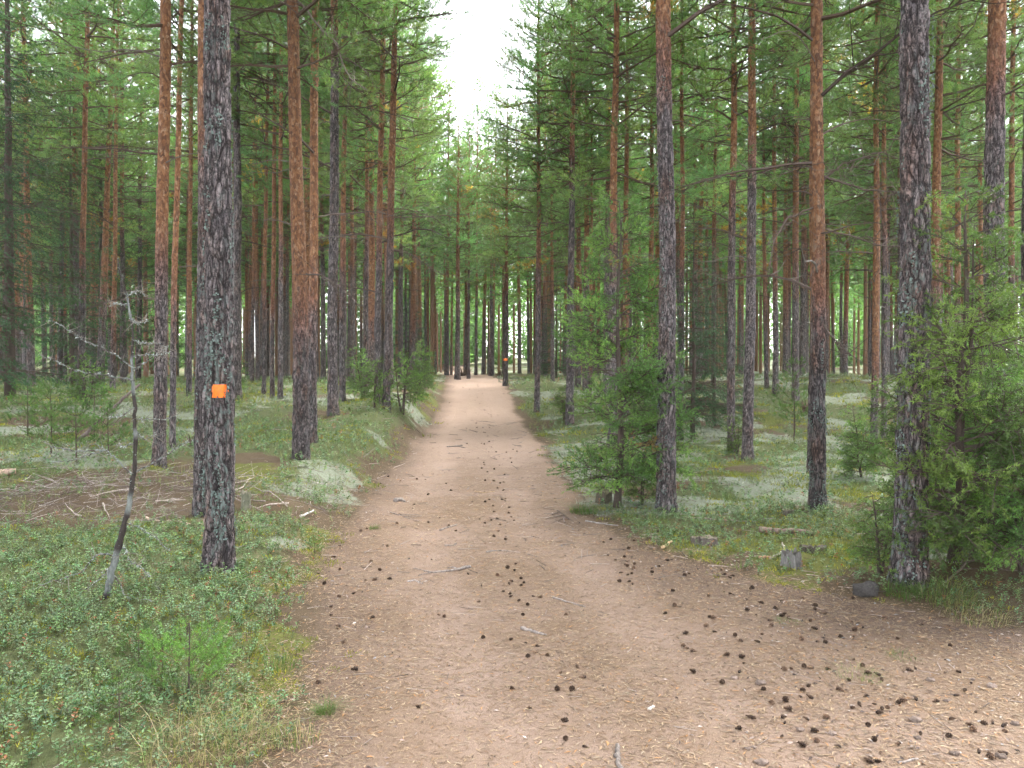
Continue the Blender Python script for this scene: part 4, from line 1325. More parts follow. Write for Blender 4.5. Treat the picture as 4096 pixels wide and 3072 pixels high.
# ------------------------------------------------------------------ dead sapling hung with lichen
def dead_sapling():
    r = np.random.default_rng(31)
    p0 = on_ground(225, 1295); D = p0[1]
    root = empty('dead_sapling', p0, 'dead leaning sapling crusted with pale lichen, left foreground', 'dead tree')
    def P(x, y, dd=0.0):
        return at_depth(x, y, D + dd) - p0
    line = [(225, 1310), (236, 1255), (252, 1195), (266, 1145), (280, 1085), (289, 1025), (293, 960), (291, 900), (288, 840), (284, 780), (287, 720), (278, 660), (262, 600), (255, 560)]
    pts = np.array([P(x, y, 0.25 * i / 13) for i, (x, y) in enumerate(line)])
    b = MB(); n = len(pts)
    rad = np.interp(np.arange(n), [0, 3, 6, n - 1], [0.022, 0.019, 0.014, 0.0045])
    f = np.linspace(0, n - 1, 60); ip = np.stack([np.interp(f, np.arange(n), pts[:, k]) for k in range(3)], -1)
    ir = np.interp(f, np.arange(n), rad) * (1 + 0.12 * r.normal(0, 1, 60))
    ip[:, :2] += r.normal(0, 0.003, (60, 2))
    cc = np.where((fbm(f * 1.3, f * 0.1, 3, 3) > 0.52)[:, None], np.array([[0.15, 0.158, 0.148]]), np.array([[0.04, 0.032, 0.028]]))
    ca = np.concatenate([np.repeat(cc, 8, 0), cc[:1], cc[-1:]])
    b.tube(ip, ir, 8, 0, ca)
    link('trunk', b.mesh('dead_trunk', [M['wood']], True), root)
    br = [
        [(290, 795), (262, 775), (225, 752), (190, 740), (160, 722), (135, 705), (105, 692)],
        [(291, 822), (255, 815), (215, 808), (170, 803), (140, 790), (110, 775), (85, 768)],
        [(290, 800), (320, 778), (345, 762), (362, 750)],
        [(289, 770), (318, 765), (345, 768), (365, 762)],
        [(287, 735), (312, 742), (335, 740), (360, 752)],
        [(284, 690), (300, 700), (318, 692)],
        [(281, 660), (255, 655), (238, 660)],
        [(276, 640), (300, 628), (315, 640)],
        [(289, 1025), (268, 1010), (245, 985), (225, 970), (206, 958)],
        [(225, 972), (190, 974), (150, 973), (115, 965), (95, 955)],
        [(222, 975), (185, 985), (150, 995), (112, 998)],
        [(291, 1020), (330, 1000), (370, 975), (395, 958), (418, 950)],
        [(290, 905), (320, 905), (350, 908), (385, 895)],
        [(290, 880), (262, 898), (235, 905)],
        [(272, 1130), (300, 1140), (335, 1160), (365, 1190)],
        [(250, 1200), (215, 1195), (200, 1205), (180, 1235), (140, 1248), (85, 1262)],
        [(258, 1175), (272, 1190), (282, 1215), (300, 1222)],
        [(300, 1222), (318, 1240), (345, 1275), (370, 1300)],
        [(240, 1235), (262, 1265), (268, 1290), (300, 1295), (340, 1300)],
        [(245, 1220), (225, 1240), (205, 1262), (180, 1275)],
        [(292, 930), (312, 950), (335, 940)], [(291, 955), (270, 965), (252, 960)],
    ]
    for i, l in enumerate(br):
        bb = MB(); m = len(l)
        dz = r.uniform(-0.35, 0.35)
        q = np.array([P(x, y, 0.12 + dz * j / (m - 1)) for j, (x, y) in enumerate(l)])
        f = np.linspace(0, m - 1, 5 * m); q = np.stack([np.interp(f, np.arange(m), q[:, k]) for k in range(3)], -1)
        q[1:] += r.normal(0, 0.0035, (len(q) - 1, 3))
        c = np.where((r.uniform(0, 1, len(q)) < 0.6)[:, None], np.array([[0.20, 0.215, 0.20]]), np.array([[0.08, 0.065, 0.057]]))
        big = 0.0052 if m > 4 else 0.0036
        ra = np.linspace(big, 0.0022, len(q)) * r.uniform(0.75, 1.35, len(q))
        bb.tube(q, ra, 5, 0, np.concatenate([np.repeat(c, 5, 0), c[:1], c[-1:]]))
        # side twigs and lichen tufts
        k = r.integers(2, len(q), 18)
        dv = r.normal(0, 1, (18, 3)); bb.segs(q[k], q[k] + nrm(dv) * r.uniform(0.03, 0.14, (18, 1)), 0.0018, 0.001, 3, 0, (0.22, 0.19, 0.16))
        k = r.integers(1, len(q), 45)
        bb.leaves(q[k] + r.normal(0, 0.004, (45, 3)), r.normal(0, 1, (45, 3)), r.uniform(0.006, 0.016, 45), 0.009, 1,
                  np.array([[0.40, 0.44, 0.42]]) * r.uniform(0.6, 1.2, (45, 1)), r)
        link('branch', bb.mesh('dead_sapling_branch', [M['wood'], M['lichen']]), root)
    bb = MB(); k = r.integers(0, 60, 230)
    dv = r.normal(0, 1, (230, 3))
    bb.leaves(ip[k] + nrm(dv) * ir[k][:, None], dv, r.uniform(0.006, 0.016, 230), 0.010, 0, np.array([[0.30, 0.335, 0.31]]) * r.uniform(0.4, 1.2, (230, 1)), r)
    link('lichen_scales', bb.mesh('sapling_lichen', [M['lichen']]), root, kind='stuff')


dead_sapling()


# ------------------------------------------------------------------ stumps, logs, stones
def stump(dx, dy, diam, h, label, seed, col=(0.12, 0.10, 0.085), topc=(0.22, 0.185, 0.14), rough=0.10):
    r = np.random.default_rng(seed)
    p = on_ground(dx, dy)
    root = empty('tree_stump', p, label, 'stump', None, (r.normal(0, 0.05), r.normal(0, 0.05), r.uniform(0, 6)))
    n, m = 28, 8
    th = np.arange(n) * 6.2832 / n
    z = np.linspace(-0.06, h, m)
    T, Z = np.meshgrid(th, z)
    rad = diam / 2 * (1 + rough * np.sin(T * 3 + seed) + rough * 0.7 * np.sin(T * 7 + seed * 2) + rough * r.normal(0, 0.35, (1, n))) * (1 + 0.35 * np.exp(-(Z + 0.04) / 0.05))
    Zt = Z + (Z > h * 0.9) * r.normal(0, h * (0.10 if rough < 0.2 else 0.22), (1, n))
    b = MB(); v = np.stack([np.cos(T) * rad, np.sin(T) * rad, Zt], -1).reshape(-1, 3)
    idx = np.arange(n * m).reshape(m, n); nx = np.roll(idx, -1, 1)
    b.add(v, quad=np.stack([idx[:-1], nx[:-1], nx[1:], idx[1:]], -1).reshape(-1, 4), col=col)
    link('stump_side', b.mesh('stump_side', [M['wood']], True), root)
    c = MB(); rim = v[-n:]; inner = rim * np.array([[0.55, 0.55, 1]]) - np.array([[0, 0, 0.006]])
    cv = np.concatenate([rim * np.array([[0.97, 0.97, 1]]) + [[0, 0, 0.001]], inner, [[0, 0, h - 0.01]]])
    k = np.arange(n); k2 = (k + 1) % n
    c.add(cv, quad=np.stack([k, k2, n + k2, n + k], -1), tri=np.stack([n + k, n + k2, np.full(n, 2 * n)], -1), col=topc)
    link('cut_face', c.mesh('stump_cut_face', [M['wood']]), root)


stump(1531, 1178, 0.16, 0.075, 'low grey cut stump right of the trail beside the thick grey-brown pine', 1)
stump(1712, 1222, 0.125, 0.10, 'pale weathered stump with dark cracks at the right litter patch', 2, (0.17, 0.16, 0.15), (0.11, 0.10, 0.09), 0.22)
stump(1505, 1176, 0.09, 0.07, 'small stump touching the low grey cut stump on its left', 3)
stump(531, 1098, 0.085, 0.16, 'slim mossy stump right of the orange-marked pine', 4, (0.16, 0.16, 0.11), (0.25, 0.23, 0.17))
stump(1700, 1112, 0.12, 0.06, 'low flat stump left of the bright orange pine foot', 5)
stump(1760, 1192, 0.18, 0.05, 'dark rotten stump behind the pale weathered stump', 6, (0.09, 0.075, 0.06), (0.12, 0.1, 0.08), 0.2)
stump(1306, 1086, 0.17, 0.13, 'dark mossy stump under the big juniper', 7, (0.10, 0.085, 0.06), (0.16, 0.14, 0.08), 0.15)


def stick(name, pts, r0, r1, label, cat, col, seed, group=None, sides=7, sub=6, lift=0.6, forks=0, absolute=False):
    r = np.random.default_rng(seed)
    g = np.array(pts, float) if absolute else np.array([on_ground(x, y) for x, y in pts])
    m = len(g); f = np.linspace(0, m - 1, (m - 1) * sub + 1)
    q = np.stack([np.interp(f, np.arange(m), g[:, k]) for k in range(3)], -1)
    if not absolute:
        q[:, 2] = height(q[:, 0], q[:, 1])
    jit = 0.04 if r0 > 0.03 else 0.15
    ra = np.linspace(r0, r1, len(q)) * (0.72 if r0 < 0.03 else 1.0) * r.uniform(1 - jit, 1 + jit, len(q))
    q[:, 2] += ra * lift
    q[:, :2] += r.normal(0, r0 * (0.06 if r0 > 0.03 else 0.25), (len(q), 2))
    o = q[0].copy()
    b = MB()
    cc = np.asarray(col)[None] * r.uniform(0.8, 1.2, (len(q), 1))
    b.tube(q - o, ra, sides, 0, np.concatenate([np.repeat(cc, sides, 0), cc[:1], cc[-1:]]))
    for k in range(forks):
        i = r.integers(1, len(q) - 1); L = np.linalg.norm(q[-1] - q[0]) * r.uniform(0.2, 0.5)
        d = nrm((q[min(i + 1, len(q) - 1)] - q[i - 1])[None])[0]; s = np.array([-d[1], d[0], 0]) * r.choice([-1, 1])
        e = q[i] + (d * 0.75 + s * r.uniform(0.4, 0.9)) * L; e[2] = hz(e[0], e[1]) + r0 * 0.4 + r.uniform(0, 0.03)
        mid = (q[i] + e) / 2 + r.normal(0, 0.01, 3); mid[2] = max(mid[2], hz(mid[0], mid[1]) + r0 * 0.4)
        b.tube(np.array([q[i], mid, e]) - o, [ra[i] * 0.7, ra[i] * 0.5, r1 * 0.7], 5, 0, np.asarray(col) * r.uniform(0.8, 1.1))
    return link(name, b.mesh(name, [M['wood']], True), None, None, label, cat, group, o)


GREYW = (0.25, 0.21, 0.185); TANW = (0.42, 0.29, 0.18); DARKW = (0.14, 0.105, 0.085)
stick('fallen_log', [(1640, 1150), (1700, 1153), (1760, 1157)], 0.034, 0.024, 'short barked log lying on the moss right of the stumps', 'log', (0.20, 0.145, 0.115), 1, lift=0.8, sides=12)
stick('fallen_log', [(-25, 1030), (20, 1026), (34, 1024)], 0.045, 0.04, 'peeled pinkish log end at the left picture edge', 'log', (0.46, 0.32, 0.25), 2, lift=0.9, sides=12)
stick('forked_root', [(1016, 1226), (985, 1232), (955, 1236), (925, 1238)], 0.022, 0.006, 'grey weathered forked root lying in the middle of the trail', 'root', GREYW, 3, forks=5)
stick('stick', [(950, 1146), (968, 1140), (988, 1134)], 0.012, 0.008, 'pale straight stick on the trail above the forked root', 'stick', GREYW, 4)
stick('stick', [(1050, 1194), (1065, 1190), (1100, 1191)], 0.012, 0.007, 'pale hooked stick right above the forked root', 'stick', GREYW, 5)
stick('stick', [(1195, 1292), (1222, 1300), (1265, 1312)], 0.012, 0.006, 'slim grey stick in the middle right of the trail', 'stick', GREYW, 6)
stick('stick', [(1128, 1358), (1150, 1364), (1178, 1372)], 0.02, 0.012, 'half buried pale root left of the central cone cluster', 'root', GREYW, 7, lift=0.2)
stick('stick', [(1334, 1612), (1333, 1635), (1338, 1656), (1345, 1680)], 0.013, 0.016, 'bent grey stick at the bottom edge of the picture', 'stick', (0.19, 0.16, 0.14), 8)
stick('forked_root', [(842, 1108), (865, 1114), (905, 1126)], 0.012, 0.005, 'dark broken twig with side twigs on the left of the trail', 'stick', (0.26, 0.21, 0.18), 9, forks=3)
stick('stick', [(855, 1084), (866, 1080), (874, 1085)], 0.03, 0.014, 'small knobbly grey root piece on the left of the trail', 'root', GREYW, 10)
stick('stick', [(960, 1180), (985, 1178)], 0.012, 0.006, 'short grey twig below the pale straight stick', 'stick', GREYW, 11, forks=2)
stick('forked_root', [(880, 1258), (895, 1254), (915, 1262)], 0.012, 0.005, 'small grey root fragment left of the forked root', 'root', (0.36, 0.31, 0.28), 12, forks=3)
stick('stick', [(965, 966), (985, 964), (1005, 968)], 0.022, 0.010, 'grey twig bunch on the upper trail', 'stick', GREYW, 13, forks=3)
stick('stick', [(1025, 1062), (1045, 1065), (1068, 1062)], 0.012, 0.007, 'brown twig near the middle of the trail', 'stick', TANW, 14)
stick('stick', [(1432, 1185), (1442, 1178), (1452, 1170)], 0.022, 0.013, 'peeled tan wood splinter below the thick grey-brown pine', 'wood splinter', (0.55, 0.38, 0.22), 15)
stick('stick', [(1640, 1206), (1662, 1206)], 0.02, 0.018, 'short tan stick left of the pale weathered stump', 'stick', (0.42, 0.25, 0.15), 16)
stick('stick', [(1664, 1208), (1684, 1198), (1694, 1183), (1690, 1172)], 0.016, 0.010, 'pale curved stick behind the pale weathered stump', 'stick', (0.50, 0.44, 0.36), 17)
stick('stick', [(1478, 1118), (1530, 1122), (1590, 1126), (1640, 1128)], 0.016, 0.008, 'long pale branch lying right of the thick grey-brown pine', 'branch', GREYW, 18, forks=2)
stick('stick', [(1205, 1104), (1222, 1115), (1240, 1128)], 0.012, 0.004, 'dark forked twig at the right trail edge below the juniper', 'stick', DARKW, 19, forks=5)
stick('stick', [(1265, 1126), (1290, 1130), (1335, 1136)], 0.012, 0.007, 'grey stick on the right trail edge below the juniper', 'stick', (0.30, 0.27, 0.25), 20)
stick('stick', [(650, 1117), (665, 1110), (678, 1104)], 0.018, 0.012, 'white weathered stick among the lichen left of the trail', 'stick', (0.55, 0.51, 0.46), 21)
stick('stick', [(668, 1040), (690, 1045), (705, 1046)], 0.018, 0.010, 'pale stick below the close pair of pines', 'stick', (0.50, 0.46, 0.42), 22)
stick('stick', [(313, 1120), (350, 1128), (400, 1131), (440, 1133)], 0.020, 0.010, 'longest tan branch in the brush, left of the orange-marked pine foot', 'branch', (0.42, 0.31, 0.24), 23, forks=3)
stick('stick', [(1840, 1280), (1880, 1275), (1905, 1262)], 0.012, 0.007, 'brown branch left of the furrowed foreground pine foot', 'branch', DARKW, 24, forks=3)
stick('stick', [(1400, 1535), (1412, 1528)], 0.012, 0.010, 'short pale stick in the lower right trail', 'stick', (0.5, 0.44, 0.38), 25)
stick('stick', [(2040, 1260), (2110, 1210), (2180, 1195), (2230, 1180)], 0.014, 0.010, 'brown branch on the ground under the right junipers', 'branch', DARKW, 26, forks=4)
stick('stick', [(1940, 1650), (1985, 1640)], 0.01, 0.006, 'thin grey twig in the lower right corner litter', 'stick', GREYW, 27)

# the leaning dead branch in the undergrowth at the left
a = on_ground(160, 960)
e = a + np.array([0.9, 0.3, 0.95])
stick('leaning_branch', [a, (a + e) / 2 + [0, 0, 0.02], e], 0.03, 0.018, 'dark dead branch leaning upright in the undergrowth, far left', 'branch', (0.17, 0.13, 0.12), 28, absolute=True, lift=0)


def stone(p, s, label, seed, col, cat='stone', group=None):
    r = np.random.default_rng(seed)
    n, m = 18, 10
    th = np.arange(n) * 6.2832 / n; ph = np.linspace(0.02, math.pi - 0.02, m)
    T, Pp = np.meshgrid(th, ph)
    d = np.stack([np.sin(Pp) * np.cos(T), np.sin(Pp) * np.sin(T), np.cos(Pp)], -1)
    k = 1 + 0.18 * np.sin(d[..., 0] * 3 + seed) * np.cos(d[..., 1] * 4 + seed) + 0.14 * np.sin(d[..., 2] * 5 + d[..., 0] * 4 + seed * 2)
    v = (d * k[..., None] * np.array(s)).reshape(-1, 3)
    idx = np.arange(n * m).reshape(m, n); nx = np.roll(idx, -1, 1)
    b = MB(); b.add(v, quad=np.stack([idx[1:], nx[1:], nx[:-1], idx[:-1]], -1).reshape(-1, 4), col=col)
    return link('stone', b.mesh('stone', [M['stone']], True), None, None, label, cat, group, (p[0], p[1], p[2] + s[2] * 0.35))


stone(on_ground(1872, 1284), (0.09, 0.075, 0.065), 'rounded dark grey stone left of the furrowed foreground pine foot', 1, (0.062, 0.056, 0.052))
sr = np.random.default_rng(44)
for k in range(16):
    dx, dy = sr.uniform(1500, 2205), sr.uniform(1400, 1655)
    p = on_ground(dx, dy); q = sr.uniform(0.009, 0.022)
    stone(p, (q * 1.3, q, q * 0.7), 'small pebble in the litter at the lower right', 60 + k, np.array([0.19, 0.145, 0.12]) * sr.uniform(0.7, 1.4), 'pebble', 'pebbles at the lower right')

# uprooted clump beyond the trail head and broken root by the left pines
def root_clump(p, s, label, seed):
    r = np.random.default_rng(seed); b = MB()
    for k in range(26):
        a = r.uniform(0, 6.28); L = s * r.uniform(0.5, 1.1); e = r.uniform(0.0, 1.3)
        d = np.array([math.cos(a) * math.cos(e), math.sin(a) * math.cos(e), math.sin(e)])
        m1 = d * L * 0.55 + r.normal(0, 0.05 * s, 3); m2 = d * L + r.normal(0, 0.12 * s, 3); m2[2] = max(m2[2], 0.0)
        b.tube([(0, 0, 0.05 * s), m1, m2], [0.10 * s, 0.07 * s, 0.015 * s], 5, 0, np.array([0.12, 0.085, 0.06]) * r.uniform(0.6, 1.5))
    return link('root_clump', b.mesh('root_clump', [M['wood']]), None, None, label, 'root', None, tuple(p))


root_clump(on_ground(1001, 812), 0.55, 'dark uprooted root clump between the two pines at the trail head', 5)
root_clump(on_ground(1078, 812), 0.4, 'small root clump left of the dot-marked pine', 6)
root_clump(on_ground(416, 962), 0.18, 'dark broken root at the left of the orange-marked pine', 8)
root_clump(on_ground(1746, 890), 0.35, 'dark root clump behind the bright orange pine on the slope', 9)


# ------------------------------------------------------------------ ground cover (nobody could count it: one object per kind)
def scatter(r, n_m2, ylo, yhi, mask, margin=1.0, xlo=None, xhi=None):
    """points on the ground, n_m2 per square metre where mask = 1"""
    half = lambda y: 0.70 * y + margin
    area = (yhi - ylo) * (half(ylo) + half(yhi))
    n = int(area * n_m2)
    y = ylo + (yhi - ylo) * r.uniform(0, 1, n)
    keep = r.uniform(0, 1, n) < half(y) / half(yhi)
    y = y[keep]; y = np.where(True, y, y)
    x = r.uniform(-1, 1, len(y)) * half(y)
    if xlo is not None:
        k = (x > xlo) & (x < xhi); x, y = x[k], y[k]
    k = r.uniform(0, 1, len(x)) < mask(x, y)
    x, y = x[k], y[k]
    return np.stack([x, y, height(x, y)], -1)


def lingonberry():
    r = np.random.default_rng(601); b = MB()
    for ylo, yhi, dens, nl, ll, hgt in ((2.6, 5.5, 950, 10, 0.021, 0.085), (5.5, 9, 440, 9, 0.025, 0.085), (9, 15, 120, 8, 0.036, 0.10), (15, 26, 26, 7, 0.052, 0.13), (26, 42, 7, 7, 0.085, 0.16)):
        p = scatter(r, dens, ylo, yhi, lambda x, y: m_herb(x, y) * (0.6 + 0.4 * smooth(0.36, 0.55, fbm(x * 2.2, y * 2.2, 71, 2))) * (1 - 0.25 * m_lichen(x, y)))
        n = len(p)
        if n == 0:
            continue
        h = hgt * r.uniform(0.45, 1.25, n)
        lean = r.normal(0, 0.28, (n, 2))
        tip = p + np.stack([lean[:, 0] * h, lean[:, 1] * h, h], -1)
        if ylo < 9:
            b.segs(p, tip, 0.0011, 0.0008, 3, 1, (0.10, 0.075, 0.04))
        t = (0.25 + 0.75 * (np.arange(nl) + 0.6) / nl)[None, :, None]
        lp = p[:, None, :] + (tip - p)[:, None, :] * t
        az = (np.arange(nl) * 2.4)[None, :] + r.uniform(0, 6.28, (n, 1)) + r.normal(0, 0.3, (n, nl))
        el = r.uniform(-0.1, 0.75, (n, nl))
        d = np.stack([np.cos(az) * np.cos(el), np.sin(az) * np.cos(el), np.sin(el)], -1)
        base = np.array([0.115, 0.205, 0.080])[None] * r.uniform(0.6, 1.35, (n, 1)) * np.stack([r.uniform(0.85, 1.3, n), np.ones(n), r.uniform(0.8, 1.4, n)], -1)
        dry = r.uniform(0, 1, n) < 0.03
        base[dry] = np.array([0.26, 0.12, 0.05])
        c = np.repeat(base[:, None, :], nl, 1) * r.uniform(0.7, 1.3, (n, nl, 1))
        m = n * nl
        b.leaves(lp.reshape(-1, 3), d.reshape(-1, 3), ll * r.uniform(0.65, 1.25, m), ll * 0.55 * r.uniform(0.8, 1.2, m), 0, c.reshape(-1, 3), r)
    # a few red berries
    p = scatter(r, 5, 3, 8, lambda x, y: m_herb(x, y)); p[:, 2] += r.uniform(0.03, 0.07, len(p))
    for dx_, dy_, dz_ in ((1, 0, 0), (0, 1, 0), (0, 0, 1)):
        q = 0.0042
        d = np.array([dx_, dy_, dz_]) * q; e = np.array([dy_, dz_, dx_]) * q
        v = np.stack([p - d - e, p + d - e, p + d + e, p - d + e], 1).reshape(-1, 3)
        b.add(v, quad=np.arange(len(v)).reshape(-1, 4), mat=0, col=(0.35, 0.012, 0.012))
    link('lingonberry_shrubs', b.mesh('lingonberry', [M['leaf'], M['twig']]), kind='stuff', label='low green lingonberry cover over the forest floor', cat='ground cover')


def tufts(name, seed, bands, mask, cols, mat, label, cat, flat=0.6, wr=0.2):
    r = np.random.default_rng(seed); b = MB()
    for ylo, yhi, dens, nb, L, rad in bands:
        p = scatter(r, dens, ylo, yhi, mask); n = len(p)
        if n == 0:
            continue
        m = n * nb
        c0 = np.asarray(cols[0]); c1 = np.asarray(cols[1])
        base = c0 + (c1 - c0) * r.uniform(0, 1, (n, 1))
        c = np.repeat(base, nb, 0) * r.uniform(0.7, 1.3, (m, 1))
        off = r.normal(0, 1, (m, 3)) * np.array([rad, rad, 0])
        q = np.repeat(p, nb, 0) + off
        dome = np.clip(1 - (off[:, 0] ** 2 + off[:, 1] ** 2) / (2.2 * rad) ** 2, 0, 1)
        q[:, 2] += rad * 0.45 * dome * r.uniform(0.2, 1.0, m) - 0.004
        d = r.normal(0, flat, (m, 3)); d[:, 2] = np.abs(d[:, 2]) + 0.55
        d[:, :2] += off[:, :2] / rad * 0.35
        b.blades(q, d, L * r.uniform(0.5, 1.3, m), L * wr * r.uniform(0.7, 1.4, m), 0, c, r)
    link(name, b.mesh(name, [mat]), kind='stuff', label=label, cat=cat)


lingonberry()
tufts('reindeer_lichen', 611, ((3, 6, 60, 34, 0.022, 0.028), (6, 10, 55, 26, 0.03, 0.035), (10, 17, 26, 18, 0.05, 0.05), (17, 28, 9, 16, 0.085, 0.08), (28, 42, 3, 14, 0.14, 0.12)),
      lambda x, y: m_lichen(x, y) * smooth(0.42, 0.60, fbm(x * 2.6, y * 2.6, 81, 3)), ((0.19, 0.215, 0.15), (0.42, 0.44, 0.36)), M['lichen'],
      'pale grey cushions of reindeer lichen between the pines', 'lichen', wr=0.32)
tufts('moss_carpet', 612, ((3, 6, 90, 26, 0.022, 0.03), (6, 10, 65, 20, 0.03, 0.04), (10, 17, 22, 16, 0.05, 0.06), (17, 28, 6, 14, 0.09, 0.09)),
      lambda x, y: np.maximum(m_moss(x, y), 0.45 * m_herb(x, y) * smooth(10, 8, y)), ((0.14, 0.165, 0.03), (0.36, 0.31, 0.055)), M['moss'], 'yellow-green moss patches on the forest floor', 'moss', wr=0.22)
tufts('heather_and_grass', 613, ((4.5, 9, 22, 16, 0.10, 0.03), (9, 16, 22, 14, 0.13, 0.045), (16, 28, 12, 12, 0.17, 0.07), (28, 44, 5, 12, 0.24, 0.12)),
      lambda x, y: (1 - trail_mask(x, y)) * (0.12 + 0.88 * smooth(0.42, 0.60, fbm(x * 0.9 + 5, y * 0.9, 91, 3))) * smooth(0.0, 0.5, np.maximum(np.interp(y, _EY, _EL) - x, x - np.interp(y, _EY, _ER))),
      ((0.085, 0.120, 0.040), (0.23, 0.23, 0.10)), M['grass'], 'thin heather and grass over the forest floor', 'ground cover', flat=0.4, wr=0.045)


def m_litter(x, y):
    l, rr = trail_lr(x, y)
    inside = smooth(-0.9, 0.1, np.minimum(x - l, rr - x))
    bare = smooth(0.60, 0.70, fbm(x * 1.3 + 40, y * 0.6, 95, 3))
    return inside * (1 - 0.6 * bare) * (1 - 0.85 * m_bare(x, y))


def needle_litter():
    r = np.random.default_rng(621); b = MB()
    for ylo, yhi, dens, L, w in ((2.6, 4.6, 7000, 0.040, 0.0022), (4.6, 7.5, 3600, 0.046, 0.0032), (7.5, 12, 900, 0.065, 0.007), (12, 20, 200, 0.10, 0.013)):
        p = scatter(r, dens, ylo, yhi, m_litter); n = len(p)
        a = r.uniform(0, 6.283, n); d = np.stack([np.cos(a), np.sin(a), r.normal(0, 0.06, n)], -1)
        p[:, 2] += 0.0015 + 0.003 * r.uniform(0, 1, n)
        pal = np.array([[0.29, 0.20, 0.12], [0.38, 0.28, 0.175], [0.20, 0.125, 0.075], [0.26, 0.20, 0.14], [0.11, 0.072, 0.048], [0.36, 0.19, 0.08]])
        c = pal[r.choice(6, n, p=[.28, .10, .26, .16, .15, .05])] * r.uniform(0.75, 1.2, (n, 1))
        LL = (L * r.uniform(0.5, 1.15, n))[:, None]; s = np.stack([-np.sin(a), np.cos(a), np.zeros(n)], -1) * (w * r.uniform(0.7, 1.2, n))[:, None] * 0.5
        bend = np.stack([-np.sin(a), np.cos(a), np.zeros(n)], -1) * (LL * r.normal(0, 0.10, (n, 1)))
        v = np.stack([p - d * LL / 2 - s, p - d * LL / 2 + s, p + bend + s + [0, 0, 0.001], p + d * LL / 2], 1).reshape(-1, 3)
        i = (np.arange(n) * 4)[:, None]
        b.add(v, tri=np.concatenate([i + np.array([[0, 2, 1]]), i + np.array([[0, 3, 2]])]), col=np.repeat(c, 4, 0))
    link('needle_litter', b.mesh('needle_litter', [M['litter']]), kind='stuff', label='fallen brown pine needles covering the sandy trail', cat='needle litter')


needle_litter()


def m_edge(x, y):
    l, rr = trail_lr(x, y)
    dl = x - l; dr = rr - x
    e = np.exp(-(dl / 0.45) ** 2) + np.exp(-((dr - 0.1) / 0.8) ** 2)
    right = smooth(0.6, 1.8, x) * smooth(8.5, 6.0, y) * smooth(-1.6, -0.2, dr)
    return np.clip(0.10 * (dl > 0) * (dr > 0) + 0.55 * e + 0.75 * right, 0, 1)


def bark_litter():
    r = np.random.default_rng(622); b = MB()
    for ylo, yhi, dens, s in ((2.6, 5, 330, 0.020), (5, 9, 220, 0.025), (9, 16, 40, 0.036)):
        p = scatter(r, dens, ylo, yhi, m_edge); n = len(p)
        a = r.uniform(0, 6.283, n)
        d = np.stack([np.cos(a), np.sin(a), r.normal(0.0, 0.22, n)], -1)
        pal = np.array([[0.36, 0.28, 0.235], [0.22, 0.16, 0.13], [0.48, 0.41, 0.37], [0.07, 0.05, 0.043], [0.30, 0.16, 0.08], [0.26, 0.25, 0.245]])
        c = pal[r.choice(6, n, p=[.20, .22, .06, .32, .1, .10])] * r.uniform(0.7, 1.2, (n, 1))
        p[:, 2] += 0.004
        b.leaves(p, d, s * r.uniform(0.5, 1.8, n), s * r.uniform(0.25, 0.7, n), 0, c, r)
    # small twigs
    for ylo, yhi, dens, L, w in ((2.6, 6, 26, 0.10, 0.0022), (6, 12, 20, 0.18, 0.0034), (12, 22, 5, 0.30, 0.006)):
        p = scatter(r, dens, ylo, yhi, lambda x, y: np.clip(0.25 + m_edge(x, y), 0, 1)); n = len(p)
        a = r.uniform(0, 6.283, n); d = np.stack([np.cos(a), np.sin(a), r.normal(0.05, 0.10, n)], -1)
        p[:, 2] += 0.006
        c = np.array([[0.26, 0.21, 0.18]]) * r.uniform(0.4, 1.7, (n, 1))
        LL = L * r.uniform(0.3, 1.2, n)[:, None]
        q = p + d * LL; q[:, 2] = np.maximum(q[:, 2], height(q[:, 0], q[:, 1]) + 0.004)
        b.segs(p, q, w, w * 0.6, 3, 0, c)
    link('bark_litter', b.mesh('bark_litter', [M['litter']]), kind='stuff', label='bark flakes, chips and small twigs strewn along the trail edges', cat='litter')


bark_litter()


